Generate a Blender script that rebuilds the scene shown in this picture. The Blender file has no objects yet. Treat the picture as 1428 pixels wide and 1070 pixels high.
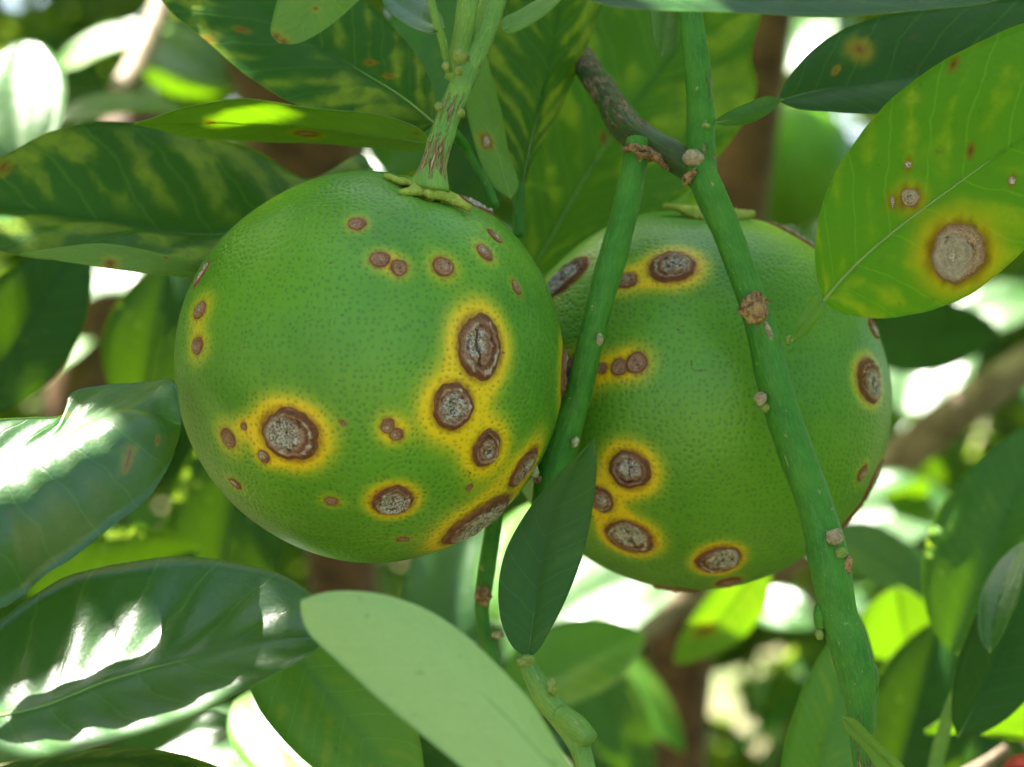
import bpy, math, random
import numpy as np
from mathutils import Vector, noise as mnoise

# ------------------------------------------------------------------ camera, sky, sun, exposure
scene = bpy.context.scene
F = 3258.0            # focal length in photo pixels (1428 wide)
CM = 0.01             # all builders below work in centimetres
FOCUS = 43.1
cam_d = bpy.data.cameras.new('camera')
cam = bpy.data.objects.new('camera', cam_d)
scene.collection.objects.link(cam)
cam.location = (0, -0.45, 0)
cam.rotation_euler = (math.radians(90), 0, 0)
cam_d.sensor_width = 36.0
cam_d.lens = 36.0 * F / 1428.0
cam_d.clip_start = 0.01
cam_d.clip_end = 2000.0
cam_d.dof.use_dof = True
cam_d.dof.focus_distance = FOCUS * CM
cam_d.dof.aperture_fstop = (cam_d.lens / 10.0) / 0.54
cam_d.dof.aperture_blades = 7
scene.camera = cam

SUN = np.array([-0.42, 0.30, 0.86]); SUN /= np.linalg.norm(SUN)      # direction towards the sun
world = bpy.data.worlds.new('World'); scene.world = world; world.use_nodes = True
wn = world.node_tree.nodes; wn.clear()
sky = wn.new('ShaderNodeTexSky'); sky.sky_type = 'NISHITA'; sky.sun_disc = False
sky.sun_elevation = math.asin(SUN[2]); sky.sun_rotation = math.atan2(SUN[0], SUN[1])
sky.air_density = 1.0; sky.dust_density = 2.5; sky.ozone_density = 1.0
bg = wn.new('ShaderNodeBackground'); bg.inputs['Strength'].default_value = 0.06
wo = wn.new('ShaderNodeOutputWorld')
world.node_tree.links.new(sky.outputs[0], bg.inputs[0]); world.node_tree.links.new(bg.outputs[0], wo.inputs[0])
sun_d = bpy.data.lights.new('sun', 'SUN'); sun_d.energy = 5.0; sun_d.angle = math.radians(0.53); sun_d.color = (1.0, 0.95, 0.86)
sun = bpy.data.objects.new('sun', sun_d); scene.collection.objects.link(sun)
sun.rotation_euler = Vector(SUN).to_track_quat('Z', 'Y').to_euler()
scene.view_settings.view_transform = 'Standard'; scene.view_settings.look = 'None'
scene.view_settings.gamma = 1.0; scene.view_settings.exposure = 2.85
scene.view_settings.use_curve_mapping = False
scene.render.engine = 'CYCLES'
scene.cycles.max_bounces = 10; scene.cycles.diffuse_bounces = 5; scene.cycles.transmission_bounces = 6

rng = np.random.default_rng(7); random.seed(7)
CAM = np.array([0.0, -45.0, 0.0])

# ------------------------------------------------------------------ helpers
def P(px, py, D):
    return np.array([(px - 714.0) * D / F, D - 45.0, (535.0 - py) * D / F])

def proj(v):
    d = v[..., 1] + 45.0
    return np.stack([714.0 + v[..., 0] * F / d, 535.0 - v[..., 2] * F / d], -1)

def unit(v):
    return v / max(np.linalg.norm(v), 1e-9)

def nz(p, s=1.0, seed=0.0):
    return mnoise.noise(Vector((p[0] * s + seed * 7.31, p[1] * s + seed * 3.17, p[2] * s - seed * 5.7)))

def spline(pts, t):
    pts = np.asarray(pts, float); n = len(pts)
    if n == 2:
        return pts[0] + (pts[1] - pts[0]) * t[:, None]
    seg = np.linalg.norm(np.diff(pts[:, :3], axis=0), axis=1) ** 0.75 + 1e-6
    k = np.concatenate([[0], np.cumsum(seg)]); k /= k[-1]
    m = np.zeros_like(pts)
    for i in range(n):
        if i == 0: m[i] = (pts[1] - pts[0]) / (k[1] - k[0])
        elif i == n - 1: m[i] = (pts[-1] - pts[-2]) / (k[-1] - k[-2])
        else:
            h0, h1 = k[i] - k[i - 1], k[i + 1] - k[i]
            m[i] = ((pts[i] - pts[i - 1]) / h0 * h1 + (pts[i + 1] - pts[i]) / h1 * h0) / (h0 + h1)
    j = np.clip(np.searchsorted(k, t, side='right') - 1, 0, n - 2)
    h = (k[j + 1] - k[j])[:, None]; u = ((t - k[j]) / (k[j + 1] - k[j]))[:, None]
    return ((2*u**3 - 3*u**2 + 1) * pts[j] + (u**3 - 2*u**2 + u) * h * m[j]
            + (-2*u**3 + 3*u**2) * pts[j + 1] + (u**3 - u**2) * h * m[j + 1])

def tag(o, label=None, cat=None, group=None, kind=None):
    if label: o['label'] = label
    if cat: o['category'] = cat
    if group: o['group'] = group
    if kind: o['kind'] = kind
    return o

def origin_of(o):
    p = np.zeros(3)
    while o is not None:
        p += np.array(o.location) / CM; o = o.parent
    return p

def empty(name, loc, label, cat, group=None):
    o = bpy.data.objects.new(name, None); scene.collection.objects.link(o)
    o.location = Vector(np.asarray(loc) * CM); o.empty_display_size = 0.01
    return tag(o, label, cat, group)

def make_mesh(name, verts, faces, mats, midx=None, uv=None, attrs=None, smooth=True):
    me = bpy.data.meshes.new(name)
    me.from_pydata((np.asarray(verts) * CM).tolist(), [], [list(map(int, f)) for f in faces])
    for m in (mats if isinstance(mats, (list, tuple)) else [mats]): me.materials.append(m)
    if midx is not None: me.polygons.foreach_set('material_index', np.asarray(midx, dtype=np.int32))
    if uv is not None:
        l = me.uv_layers.new(name='UVMap'); vi = np.empty(len(me.loops), dtype=np.int32)
        me.loops.foreach_get('vertex_index', vi)
        l.data.foreach_set('uv', np.asarray(uv, dtype=np.float32)[vi].ravel())
    for k, v in (attrs or {}).items():
        a = me.attributes.new(k, 'FLOAT', 'POINT'); a.data.foreach_set('value', np.asarray(v, dtype=np.float32))
    me.polygons.foreach_set('use_smooth', np.full(len(me.polygons), smooth))
    me.update()
    return me

def link(name, me, parent=None, loc=None):
    o = bpy.data.objects.new(name, me); scene.collection.objects.link(o)
    if parent is not None: o.parent = parent
    if loc is not None: o.location = Vector(np.asarray(loc) * CM)
    return o

def add(name, verts, faces, mats, parent=None, origin=None, **kw):
    """verts in world cm; object origin at `origin` (or the parent's origin)"""
    verts = np.asarray(verts, float)
    if parent is not None:
        return link(name, make_mesh(name, verts - origin_of(parent), faces, mats, **kw), parent)
    origin = verts.mean(0) if origin is None else np.asarray(origin)
    return link(name, make_mesh(name, verts - origin, faces, mats, **kw), None, origin)

# ------------------------------------------------------------------ node helpers
class NT:
    def __init__(self, name):
        self.m = bpy.data.materials.new(name); self.m.use_nodes = True
        self.t = self.m.node_tree; self.t.nodes.clear()
        self.out = self.t.nodes.new('ShaderNodeOutputMaterial')
    def n(self, typ, **kw):
        nd = self.t.nodes.new('ShaderNode' + typ)
        for k, v in kw.items(): setattr(nd, k, v)
        return nd
    def put(self, sock, v):
        if isinstance(v, bpy.types.NodeSocket): self.t.links.new(v, sock)
        elif v is not None:
            if hasattr(sock.default_value, '__len__') and isinstance(v, (tuple, list)) and len(v) == 3 and len(sock.default_value) == 4: v = (*v, 1)
            sock.default_value = v
    def math(self, op, a, b=None, c=None, clamp=False):
        nd = self.n('Math', operation=op, use_clamp=clamp)
        self.put(nd.inputs[0], a); self.put(nd.inputs[1], b)
        if c is not None: self.put(nd.inputs[2], c)
        return nd.outputs[0]
    def mix(self, f, a, b, blend='MIX'):
        nd = self.n('Mix', data_type='RGBA', blend_type=blend)
        self.put(nd.inputs['Factor'], f); self.put(nd.inputs[6], a); self.put(nd.inputs[7], b)
        return nd.outputs[2]
    def noise(self, vec, scale, detail=3.0, rough=0.55, dist=0.0):
        nd = self.n('TexNoise'); self.put(nd.inputs['Vector'], vec)
        nd.inputs['Scale'].default_value = scale; nd.inputs['Detail'].default_value = detail
        nd.inputs['Roughness'].default_value = rough; nd.inputs['Distortion'].default_value = dist
        return nd.outputs['Fac']
    def step(self, x, lo, hi):
        nd = self.n('MapRange', interpolation_type='SMOOTHSTEP')
        self.put(nd.inputs[0], x); self.put(nd.inputs[1], lo); self.put(nd.inputs[2], hi)
        return nd.outputs[0]
    def attr(self, name):
        return self.n('Attribute', attribute_name=name).outputs['Fac']
    def obj(self):
        return self.n('TexCoord').outputs['Object']
    def uv(self):
        s = self.n('SeparateXYZ'); self.t.links.new(self.n('TexCoord').outputs['UV'], s.inputs[0])
        return s.outputs[0], s.outputs[1]
    def vec(self, x, y, z=0.0):
        c = self.n('CombineXYZ')
        for i, v in enumerate((x, y, z)): self.put(c.inputs[i], v)
        return c.outputs[0]
    def bump(self, h, dist, strength=1.0, normal=None):
        b = self.n('Bump'); self.put(b.inputs['Height'], h)
        b.inputs['Distance'].default_value = dist; b.inputs['Strength'].default_value = strength
        if normal is not None: self.put(b.inputs['Normal'], normal)
        return b.outputs[0]
    def principled(self, color, rough=0.5, spec=0.5, normal=None, coat=0.0, sss=0.0):
        b = self.n('BsdfPrincipled'); self.put(b.inputs['Base Color'], color); self.put(b.inputs['Roughness'], rough)
        self.put(b.inputs['Specular IOR Level'], spec)
        if normal is not None: self.put(b.inputs['Normal'], normal)
        if coat: b.inputs['Coat Weight'].default_value = coat; b.inputs['Coat Roughness'].default_value = 0.25
        return b.outputs[0]
    def done(self, shader):
        self.t.links.new(shader, self.out.inputs['Surface']); return self.m

# ------------------------------------------------------------------ materials
def leaf_material(name, green, yellow, chlor=0.5, under=False, rough=0.36, spec=0.5, trans=0.28,
                  tcol=(0.52, 0.76, 0.05), veins=9.0, vein_vis=0.35, dapple=0.5):
    k = NT(name); t, v = k.uv(); oc = k.obj()
    s = k.math('ABSOLUTE', k.math('MULTIPLY_ADD', v, 2.0, -1.0))
    info = k.n('ObjectInfo').outputs['Random']
    wob = k.noise(oc, 90.0, 3.0)
    wob2 = k.noise(oc, 260.0, 3.0)
    p = k.math('MULTIPLY_ADD', t, veins, k.math('MULTIPLY_ADD', s, -1.5, k.math('MULTIPLY', wob, 0.55)))
    p = k.math('ADD', p, k.math('MULTIPLY', info, 3.0))
    fr = k.math('FRACT', p)
    d = k.math('MULTIPLY', k.math('ABSOLUTE', k.math('SUBTRACT', fr, 0.5)), 2.0)       # 1 at a side vein
    vein = k.step(d, 0.90, 1.0)
    fine = k.noise(oc, 900.0, 2.0)
    big = k.noise(oc, 45.0, 2.0)
    blot = k.noise(oc, 72.0, 4.0, 0.55, 0.3)
    val = k.math('ADD', k.math('MULTIPLY', blot, 0.9), k.math('MULTIPLY', k.math('SUBTRACT', 1.0, d), 0.20))
    ch = k.step(val, 0.66 - 0.14*chlor, 0.84 - 0.14*chlor)
    ch = k.math('MULTIPLY', ch, k.step(s, 0.02, 0.30))
    ch = k.math('MULTIPLY', ch, k.math('MULTIPLY_ADD', k.step(wob2, 0.30, 0.60), 0.5, 0.5))
    ch = k.math('MULTIPLY', ch, min(1.0, chlor * 1.5), clamp=True)
    col = k.mix(ch, green, yellow)
    col = k.mix(k.math('MULTIPLY', k.step(big, 0.35, 0.7), dapple), col, tuple(c * 0.62 for c in green), 'MIX')
    col = k.mix(k.math('MULTIPLY', vein, vein_vis), col, tuple(min(1, a * 1.1 + b * 0.35) for a, b in zip(green, yellow)))
    col = k.mix(k.math('MULTIPLY', k.step(fine, 0.35, 0.75), 0.25), col, tuple(c * 0.7 for c in green))
    halo = k.attr('halo'); spot = k.attr('spot')
    hn = k.math('MULTIPLY', halo, k.math('MULTIPLY_ADD', wob2, 0.9, 0.55), clamp=True)
    col = k.mix(hn, col, (0.55, 0.47, 0.015))
    col = k.mix(k.math('MULTIPLY', spot, k.math('MULTIPLY_ADD', fine, 0.8, 0.5), clamp=True), col, (0.16, 0.055, 0.012))
    dark = k.step(k.noise(oc, 420.0, 1.0), 0.71, 0.76)
    col = k.mix(k.math('MULTIPLY', dark, 0.5), col, (0.09, 0.06, 0.015))
    h = k.math('ADD', k.math('MULTIPLY', vein, 0.25 if under else -0.12), k.math('MULTIPLY', wob2, 0.6))
    nrm = k.bump(h, 0.0004, 0.6)
    nrm = k.bump(fine, 0.00010, 0.6, nrm)
    r = k.math('MULTIPLY_ADD', wob2, 0.22, rough - 0.10)
    b = k.principled(col, r, spec, nrm)
    tr = k.n('BsdfTranslucent')
    tc = k.mix(k.math('MULTIPLY', ch, 0.8), tcol, (0.72, 0.88, 0.10))
    tc = k.mix(k.math('MULTIPLY', vein, 0.35), tc, (0.75, 0.95, 0.25))
    tc = k.mix(hn, tc, (0.95, 0.80, 0.06))
    tc = k.mix(spot, tc, (0.30, 0.12, 0.03))
    k.put(tr.inputs['Color'], tc); k.put(tr.inputs['Normal'], nrm)
    mx = k.n('MixShader'); mx.inputs[0].default_value = trans
    k.t.links.new(b, mx.inputs[1]); k.t.links.new(tr.outputs[0], mx.inputs[2])
    return k.done(mx.outputs[0])

def margin_material(name, col):
    k = NT(name); b = k.principled(col, 0.35, 0.5)
    tr = k.n('BsdfTranslucent'); tr.inputs[0].default_value = (0.6, 0.8, 0.15, 1)
    mx = k.n('MixShader'); mx.inputs[0].default_value = 0.5
    k.t.links.new(b, mx.inputs[1]); k.t.links.new(tr.outputs[0], mx.inputs[2])
    return k.done(mx.outputs[0])

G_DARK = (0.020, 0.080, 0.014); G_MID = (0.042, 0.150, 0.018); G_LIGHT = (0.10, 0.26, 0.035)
Y_GRN = (0.23, 0.31, 0.03); Y_DULL = (0.15, 0.24, 0.035)
M_UP = {
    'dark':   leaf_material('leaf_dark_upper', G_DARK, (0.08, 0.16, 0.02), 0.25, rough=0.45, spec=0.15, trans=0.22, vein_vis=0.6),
    'mottle': leaf_material('leaf_mottled_upper', (0.024, 0.105, 0.016), (0.26, 0.34, 0.028), 1.1, rough=0.48, spec=0.13, trans=0.32),
    'glow':   leaf_material('leaf_thin_mottled_upper', (0.045, 0.155, 0.014), (0.30, 0.39, 0.025), 1.2, rough=0.45, spec=0.2, trans=0.50),
    'lime':   leaf_material('leaf_lime_upper', (0.105, 0.295, 0.020), (0.36, 0.45, 0.022), 0.95, rough=0.45, spec=0.12, dapple=0.15, trans=0.52),
    'deep':   leaf_material('leaf_deep_upper', (0.036, 0.115, 0.022), (0.10, 0.19, 0.03), 0.4, rough=0.46, spec=0.22, trans=0.25, vein_vis=0.45),
    'mid':    leaf_material('leaf_mid_upper', G_MID, Y_GRN, 0.35, rough=0.42, spec=0.35),
    'bright': leaf_material('leaf_bright_upper', G_LIGHT, Y_GRN, 0.7, rough=0.40, spec=0.4, dapple=0.2, trans=0.39),
    'gloss':  leaf_material('leaf_glossy_upper', (0.035, 0.125, 0.022), Y_DULL, 0.15, rough=0.36, spec=0.85, dapple=0.3),
}
M_UN = {
    'dark':   leaf_material('leaf_dark_underside', (0.075, 0.17, 0.045), Y_DULL, 0.2, True, 0.5, 0.3),
    'mottle': leaf_material('leaf_mottled_underside', (0.15, 0.26, 0.04), Y_GRN, 0.6, True, 0.5, 0.3, trans=0.32),
    'mid':    leaf_material('leaf_mid_underside', (0.11, 0.24, 0.05), Y_GRN, 0.3, True, 0.5, 0.3),
    'bright': leaf_material('leaf_bright_underside', (0.17, 0.33, 0.06), Y_GRN, 0.5, True, 0.5, 0.3, trans=0.39),
    'gloss':  leaf_material('leaf_glossy_underside', (0.11, 0.24, 0.06), Y_DULL, 0.1, True, 0.5, 0.3),
    'sage':   leaf_material('leaf_sage_underside', (0.46, 0.64, 0.22), (0.49, 0.65, 0.24), 0.2, True, 0.55, 0.3, vein_vis=0.12, dapple=0.0, trans=0.35, tcol=(0.6, 0.9, 0.3)),
}
M_UN['glow'] = M_UN['mottle']; M_UN['lime'] = M_UN['bright']; M_UN['deep'] = M_UN['dark']
M_EDGE = margin_material('leaf_margin', (0.22, 0.34, 0.08))

def rib_material():
    k = NT('leaf_midrib'); n = k.noise(k.obj(), 300.0, 2.0)
    return k.done(k.principled(k.mix(n, (0.12, 0.23, 0.04), (0.22, 0.34, 0.07)), 0.42, 0.4))
M_RIB = rib_material()

def rind_material():
    k = NT('citrus_rind'); oc = k.obj()
    uvx, uvy = k.uv(); wv = k.noise(oc, 150.0, 2.0)
    vor = k.n('TexVoronoi', feature='F1', voronoi_dimensions='2D'); k.put(vor.inputs['Vector'], k.vec(k.math('MULTIPLY_ADD', wv, 0.25, uvx), k.math('MULTIPLY_ADD', wv, -0.25, uvy))); vor.inputs['Scale'].default_value = 7.6
    vor.inputs['Randomness'].default_value = 0.72
    dn = k.noise(oc, 240.0, 2.0)
    dot = k.math('MULTIPLY', k.step(vor.outputs['Distance'], 0.36, 0.10), k.math('MULTIPLY_ADD', k.step(dn, 0.36, 0.60), 0.6, 0.4))
    big = k.noise(oc, 38.0, 3.0); mid = k.noise(oc, 130.0, 3.0); fine = k.noise(oc, 1500.0, 2.0)
    halo = k.attr('halo'); ring = k.attr('ring'); pale = k.attr('pale')
    g = k.mix(k.step(big, 0.32, 0.68), (0.062, 0.215, 0.011), (0.112, 0.300, 0.021))
    g = k.mix(k.math('MULTIPLY', k.step(mid, 0.40, 0.72), 0.35), g, (0.125, 0.29, 0.022))
    g = k.mix(k.math('MULTIPLY', pale, k.math('MULTIPLY_ADD', mid, 0.5, 0.35), clamp=True), g, (0.165, 0.315, 0.026))  # paler skin: bounced light painted on the underside, real paling near lesions
    hh = k.math('MULTIPLY', halo, k.math('MULTIPLY_ADD', mid, 0.7, k.math('MULTIPLY_ADD', big, 0.6, 0.40)), clamp=True)
    yg = k.mix(k.step(hh, 0.0, 0.45), g, (0.26, 0.36, 0.018))
    col = k.mix(k.step(hh, 0.30, 1.05), yg, (0.78, 0.53, 0.009))
    col = k.mix(k.math('MULTIPLY', dot, 0.58), col, k.mix(0.35, k.mix(0.5, col, (0.02, 0.07, 0.012)), (0.015, 0.075, 0.015)))
    rr = k.math('MULTIPLY', ring, k.math('MULTIPLY_ADD', k.noise(oc, 700.0, 3.0), 1.1, 0.25), clamp=True)
    col = k.mix(rr, col, (0.22, 0.075, 0.010))
    speck = k.step(k.noise(oc, 480.0, 2.0, 0.6), 0.735, 0.765)
    col = k.mix(k.math('MULTIPLY', speck, 0.75), col, (0.10, 0.045, 0.015))
    scuff = k.step(k.noise(oc, 330.0, 5.0, 0.75, 1.2), 0.70, 0.80)
    col = k.mix(k.math('MULTIPLY', scuff, 0.5), col, (0.25, 0.33, 0.16))
    pit = k.step(vor.outputs['Distance'], 0.0, 0.55)
    nrm = k.bump(pit, 0.00014, 0.6)
    nrm = k.bump(mid, 0.0006, 0.35, nrm)
    nrm = k.bump(fine, 0.00006, 0.5, nrm)
    return k.done(k.principled(col, k.math('MULTIPLY_ADD', mid, 0.2, 0.26), 0.36, nrm))
M_RIND = rind_material()

def lesion_material(name, rim, inner, inner2, ring_mix, edge=(0.20, 0.070, 0.012)):
    k = NT(name); oc = k.obj(); rho = k.attr('rho'); gray = k.attr('gray'); hgt = k.attr('hgt')
    n0 = k.noise(oc, 320.0, 3.0, 0.6, 0.5); n1 = k.noise(oc, 900.0, 5.0, 0.7, 0.8); n2 = k.noise(oc, 2200.0, 4.0, 0.75); n3 = k.noise(oc, 1100.0, 5.0, 0.75, 2.0)
    r = k.math('ADD', k.attr('rho2'), k.math('MULTIPLY_ADD', n0, 0.55, k.math('MULTIPLY_ADD', n1, 0.35, -0.45)))
    brown = k.mix(k.step(n3, 0.36, 0.64), rim, tuple(c * 2.6 for c in rim))
    pink = k.mix(k.step(n1, 0.34, 0.66), inner, inner2)
    col = k.mix(k.step(r, 0.92, 0.58), brown, pink)
    conc = k.step(k.math('SINE', k.math('MULTIPLY', k.math('ADD', rho, k.math('MULTIPLY', n0, 0.25)), 24.0)), 0.1, 0.9)
    col = k.mix(k.math('MULTIPLY', conc, ring_mix), col, tuple(min(1, c * 1.5) for c in inner2))
    crust = k.mix(k.step(n3, 0.38, 0.60), (0.13, 0.080, 0.052), (0.78, 0.74, 0.66))
    crust = k.mix(k.step(n1, 0.56, 0.66), crust, (0.27, 0.165, 0.11))
    gm = k.math('MULTIPLY', k.step(r, k.math('MULTIPLY_ADD', gray, 0.93, 0.0), k.math('MULTIPLY_ADD', gray, 0.60, -0.06)), k.step(gray, 0.0, 0.15))
    col = k.mix(k.math('MULTIPLY', gm, k.step(n1, 0.34, 0.50)), col, crust)
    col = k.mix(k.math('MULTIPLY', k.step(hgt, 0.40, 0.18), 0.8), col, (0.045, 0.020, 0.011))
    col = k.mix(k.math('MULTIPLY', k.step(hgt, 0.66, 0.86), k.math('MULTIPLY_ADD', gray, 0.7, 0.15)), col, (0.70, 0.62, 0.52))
    col = k.mix(k.math('MULTIPLY', k.step(k.math('ADD', rho, k.math('MULTIPLY_ADD', n1, 0.24, -0.07)), 0.88, 1.04), 0.8), col, edge)
    nrm = k.bump(n3, 0.0005, 0.9); nrm = k.bump(n2, 0.00018, 0.9, nrm)
    return k.done(k.principled(col, 0.68, 0.3, nrm))
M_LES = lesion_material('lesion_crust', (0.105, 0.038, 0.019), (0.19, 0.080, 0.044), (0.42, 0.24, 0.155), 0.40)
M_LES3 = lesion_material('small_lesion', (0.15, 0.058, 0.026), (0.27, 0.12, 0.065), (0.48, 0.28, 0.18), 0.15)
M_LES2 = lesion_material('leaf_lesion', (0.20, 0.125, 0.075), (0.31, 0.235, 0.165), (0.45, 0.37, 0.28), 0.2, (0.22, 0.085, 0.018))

def stem_material(name, green, green2, tan, brown):
    k = NT(name); u, v = k.uv(); oc = k.obj(); bark = k.attr('bark')
    vec = k.vec(k.math('MULTIPLY', u, 9.0), k.math('MULTIPLY', v, 0.75), k.noise(oc, 200.0))
    n1 = k.noise(vec, 1.6, 5.0, 0.7, 0.4)
    n2 = k.noise(vec, 5.0, 4.0, 0.7, 0.8)
    patch = k.noise(oc, 110.0, 2.0)
    fine = k.noise(oc, 1300.0, 2.0)
    g = k.mix(k.step(k.noise(oc, 160.0, 3.0), 0.3, 0.7), green, green2)
    g = k.mix(k.math('MULTIPLY', k.step(k.noise(oc, 620.0, 2.0), 0.70, 0.75), 0.7), g, tan)
    g = k.mix(k.math('MULTIPLY', k.step(n2, 0.44, 0.66), 0.4), g, tuple(min(1, c * 1.6) for c in green2))
    g = k.mix(k.math('MULTIPLY', k.step(n1, 0.42, 0.30), 0.45), g, tuple(c * 0.6 for c in green))
    val = k.math('ADD', n1, k.math('MULTIPLY', k.math('SUBTRACT', patch, 0.5), 0.6))
    th = k.math('MULTIPLY_ADD', bark, -0.48, 0.86)
    crack = k.step(val, th, k.math('ADD', th, 0.06))
    bc = k.mix(k.step(n2, 0.38, 0.62), brown, tan)
    col = k.mix(crack, g, bc)
    len_ = k.step(k.noise(k.vec(k.math('MULTIPLY', u, 16.0), k.math('MULTIPLY', v, 1.7), 3.3), 2.0, 2.0), 0.71, 0.75)
    col = k.mix(k.math('MULTIPLY', len_, 0.85), col, tan)
    crack = k.math('MAXIMUM', crack, k.math('MULTIPLY', len_, 0.5))
    nrm = k.bump(k.math('ADD', k.math('MULTIPLY', crack, k.math('MULTIPLY_ADD', n2, 1.0, 0.2)), k.math('MULTIPLY_ADD', fine, 0.10, k.math('MULTIPLY', n1, 0.55))), 0.0008, 0.8)
    return k.done(k.principled(col, k.math('MULTIPLY_ADD', crack, 0.3, 0.45), 0.25, nrm))
M_STEM = stem_material('green_stem', (0.030, 0.150, 0.014), (0.058, 0.205, 0.020), (0.42, 0.34, 0.19), (0.10, 0.050, 0.022))
M_STEMP = stem_material('pale_green_stem', (0.12, 0.26, 0.05), (0.18, 0.33, 0.065), (0.50, 0.40, 0.23), (0.16, 0.080, 0.036))
M_BARK = stem_material('brown_bark', (0.030, 0.085, 0.016), (0.040, 0.060, 0.020), (0.30, 0.22, 0.12), (0.036, 0.023, 0.014))

def lump_material(name, a, b, scale=700.0):
    k = NT(name); oc = k.obj(); n = k.noise(oc, scale, 5.0, 0.7, 0.8); n2 = k.noise(oc, scale * 3, 3.0)
    col = k.mix(k.step(n, 0.32, 0.66), a, b)
    return k.done(k.principled(col, 0.65, 0.25, k.bump(k.math('ADD', n, k.math('MULTIPLY', n2, 0.4)), 0.0006, 0.9)))
M_SCAB = lump_material('tan_scab', (0.085, 0.038, 0.018), (0.46, 0.28, 0.13))
M_SCAR = lump_material('pale_scar', (0.22, 0.15, 0.09), (0.46, 0.38, 0.26))
M_BUD = lump_material('green_bud', (0.16, 0.26, 0.045), (0.30, 0.36, 0.10))
M_PALEBUD = lump_material('pale_bud', (0.22, 0.18, 0.09), (0.52, 0.48, 0.30))
M_CALYX = lump_material('calyx_green', (0.22, 0.33, 0.04), (0.42, 0.46, 0.08), 420.0)
M_TRUNK = lump_material('trunk_bark', (0.055, 0.032, 0.018), (0.165, 0.088, 0.042), 60.0)
M_LIMB = lump_material('limb_bark', (0.12, 0.08, 0.05), (0.32, 0.24, 0.16), 50.0)
M_RED = lump_material('red_skin', (0.26, 0.012, 0.016), (0.38, 0.022, 0.022), 120.0)

# ------------------------------------------------------------------ builders
def tube(name, pts, mat, parent=None, seg=18, n=None, lump=0.05, seed=0, origin=None):
    """pts: (px, py, D, radius_px, bark)"""
    A = []
    for q in pts:
        q = list(q) + [0.0] * (5 - len(q))
        A.append([*P(q[0], q[1], q[2]), q[3] * q[2] / F, q[4]])
    A = np.array(A); n = n or max(6, 7 * len(pts))
    t = np.linspace(0, 1, n); S = spline(A, t)
    C, R, B = S[:, :3], S[:, 3], S[:, 4]
    T = np.gradient(C, axis=0); T /= np.linalg.norm(T, axis=1)[:, None]
    up = np.array([0.0, -1.0, 0.0]); V = []; UV = []; bk = []
    ln = np.concatenate([[0], np.cumsum(np.linalg.norm(np.diff(C, axis=0), axis=1))])
    for i in range(n):
        a = unit(np.cross(T[i], up)); b = np.cross(a, T[i])
        for j in range(seg + 1):
            th = 2 * math.pi * j / seg + math.pi / 2
            dr = a * math.cos(th) + b * math.sin(th)
            q = C[i] + dr * R[i]
            rr = R[i] * (1 + 0.035 * math.cos(3 * th + 0.9 * ln[i] + seed) + lump * (nz(q, 2.2, seed) + 0.5 * nz(q, 6.0, seed)))
            if j == seg: V.append(V[-seg]); 
            else: V.append(C[i] + dr * rr)
            UV.append((j / seg, ln[i])); bk.append(B[i])
    w = seg + 1; Fc = [(i*w + j, i*w + j + 1, (i+1)*w + j + 1, (i+1)*w + j) for i in range(n - 1) for j in range(seg)]
    for i, tip in ((0, C[0] - T[0] * R[0] * 0.25), (n - 1, C[-1] + T[-1] * R[-1] * 0.35)):
        V.append(tip); UV.append((0.5, ln[i])); bk.append(B[i]); c = len(V) - 1
        for j in range(seg):
            f = (i*w + j, i*w + j + 1, c)
            Fc.append(f if i else f[::-1])
    return add(name, V, Fc, mat, parent, origin if origin is not None else C[0], uv=UV, attrs={'bark': bk})

def knob(name, px, py, D, rx, ry, rz, mat, parent, rough=0.25, rot=0.0, seed=0, n=10):
    """an irregular lump, radii in px at depth D"""
    c = P(px, py, D); s = D / F; V = []; Fc = []; m = 2 * n
    for i in range(n + 1):
        ph = math.pi * i / n
        for j in range(m):
            th = 2 * math.pi * j / m
            d = np.array([math.sin(ph) * math.cos(th), math.sin(ph) * math.sin(th), math.cos(ph)])
            k = 1 + rough * (nz(d, 1.6, seed + 3.3) + 0.6 * nz(d, 4.0, seed))
            x, z = d[0] * rx * s * k, d[2] * ry * s * k
            V.append(c + np.array([x * math.cos(rot) - z * math.sin(rot), d[1] * rz * s * k, x * math.sin(rot) + z * math.cos(rot)]))
    for i in range(n):
        for j in range(m):
            Fc.append((i*m + j, (i+1)*m + j, (i+1)*m + (j+1) % m, i*m + (j+1) % m))
    return add(name, V, Fc, mat, parent)

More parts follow.
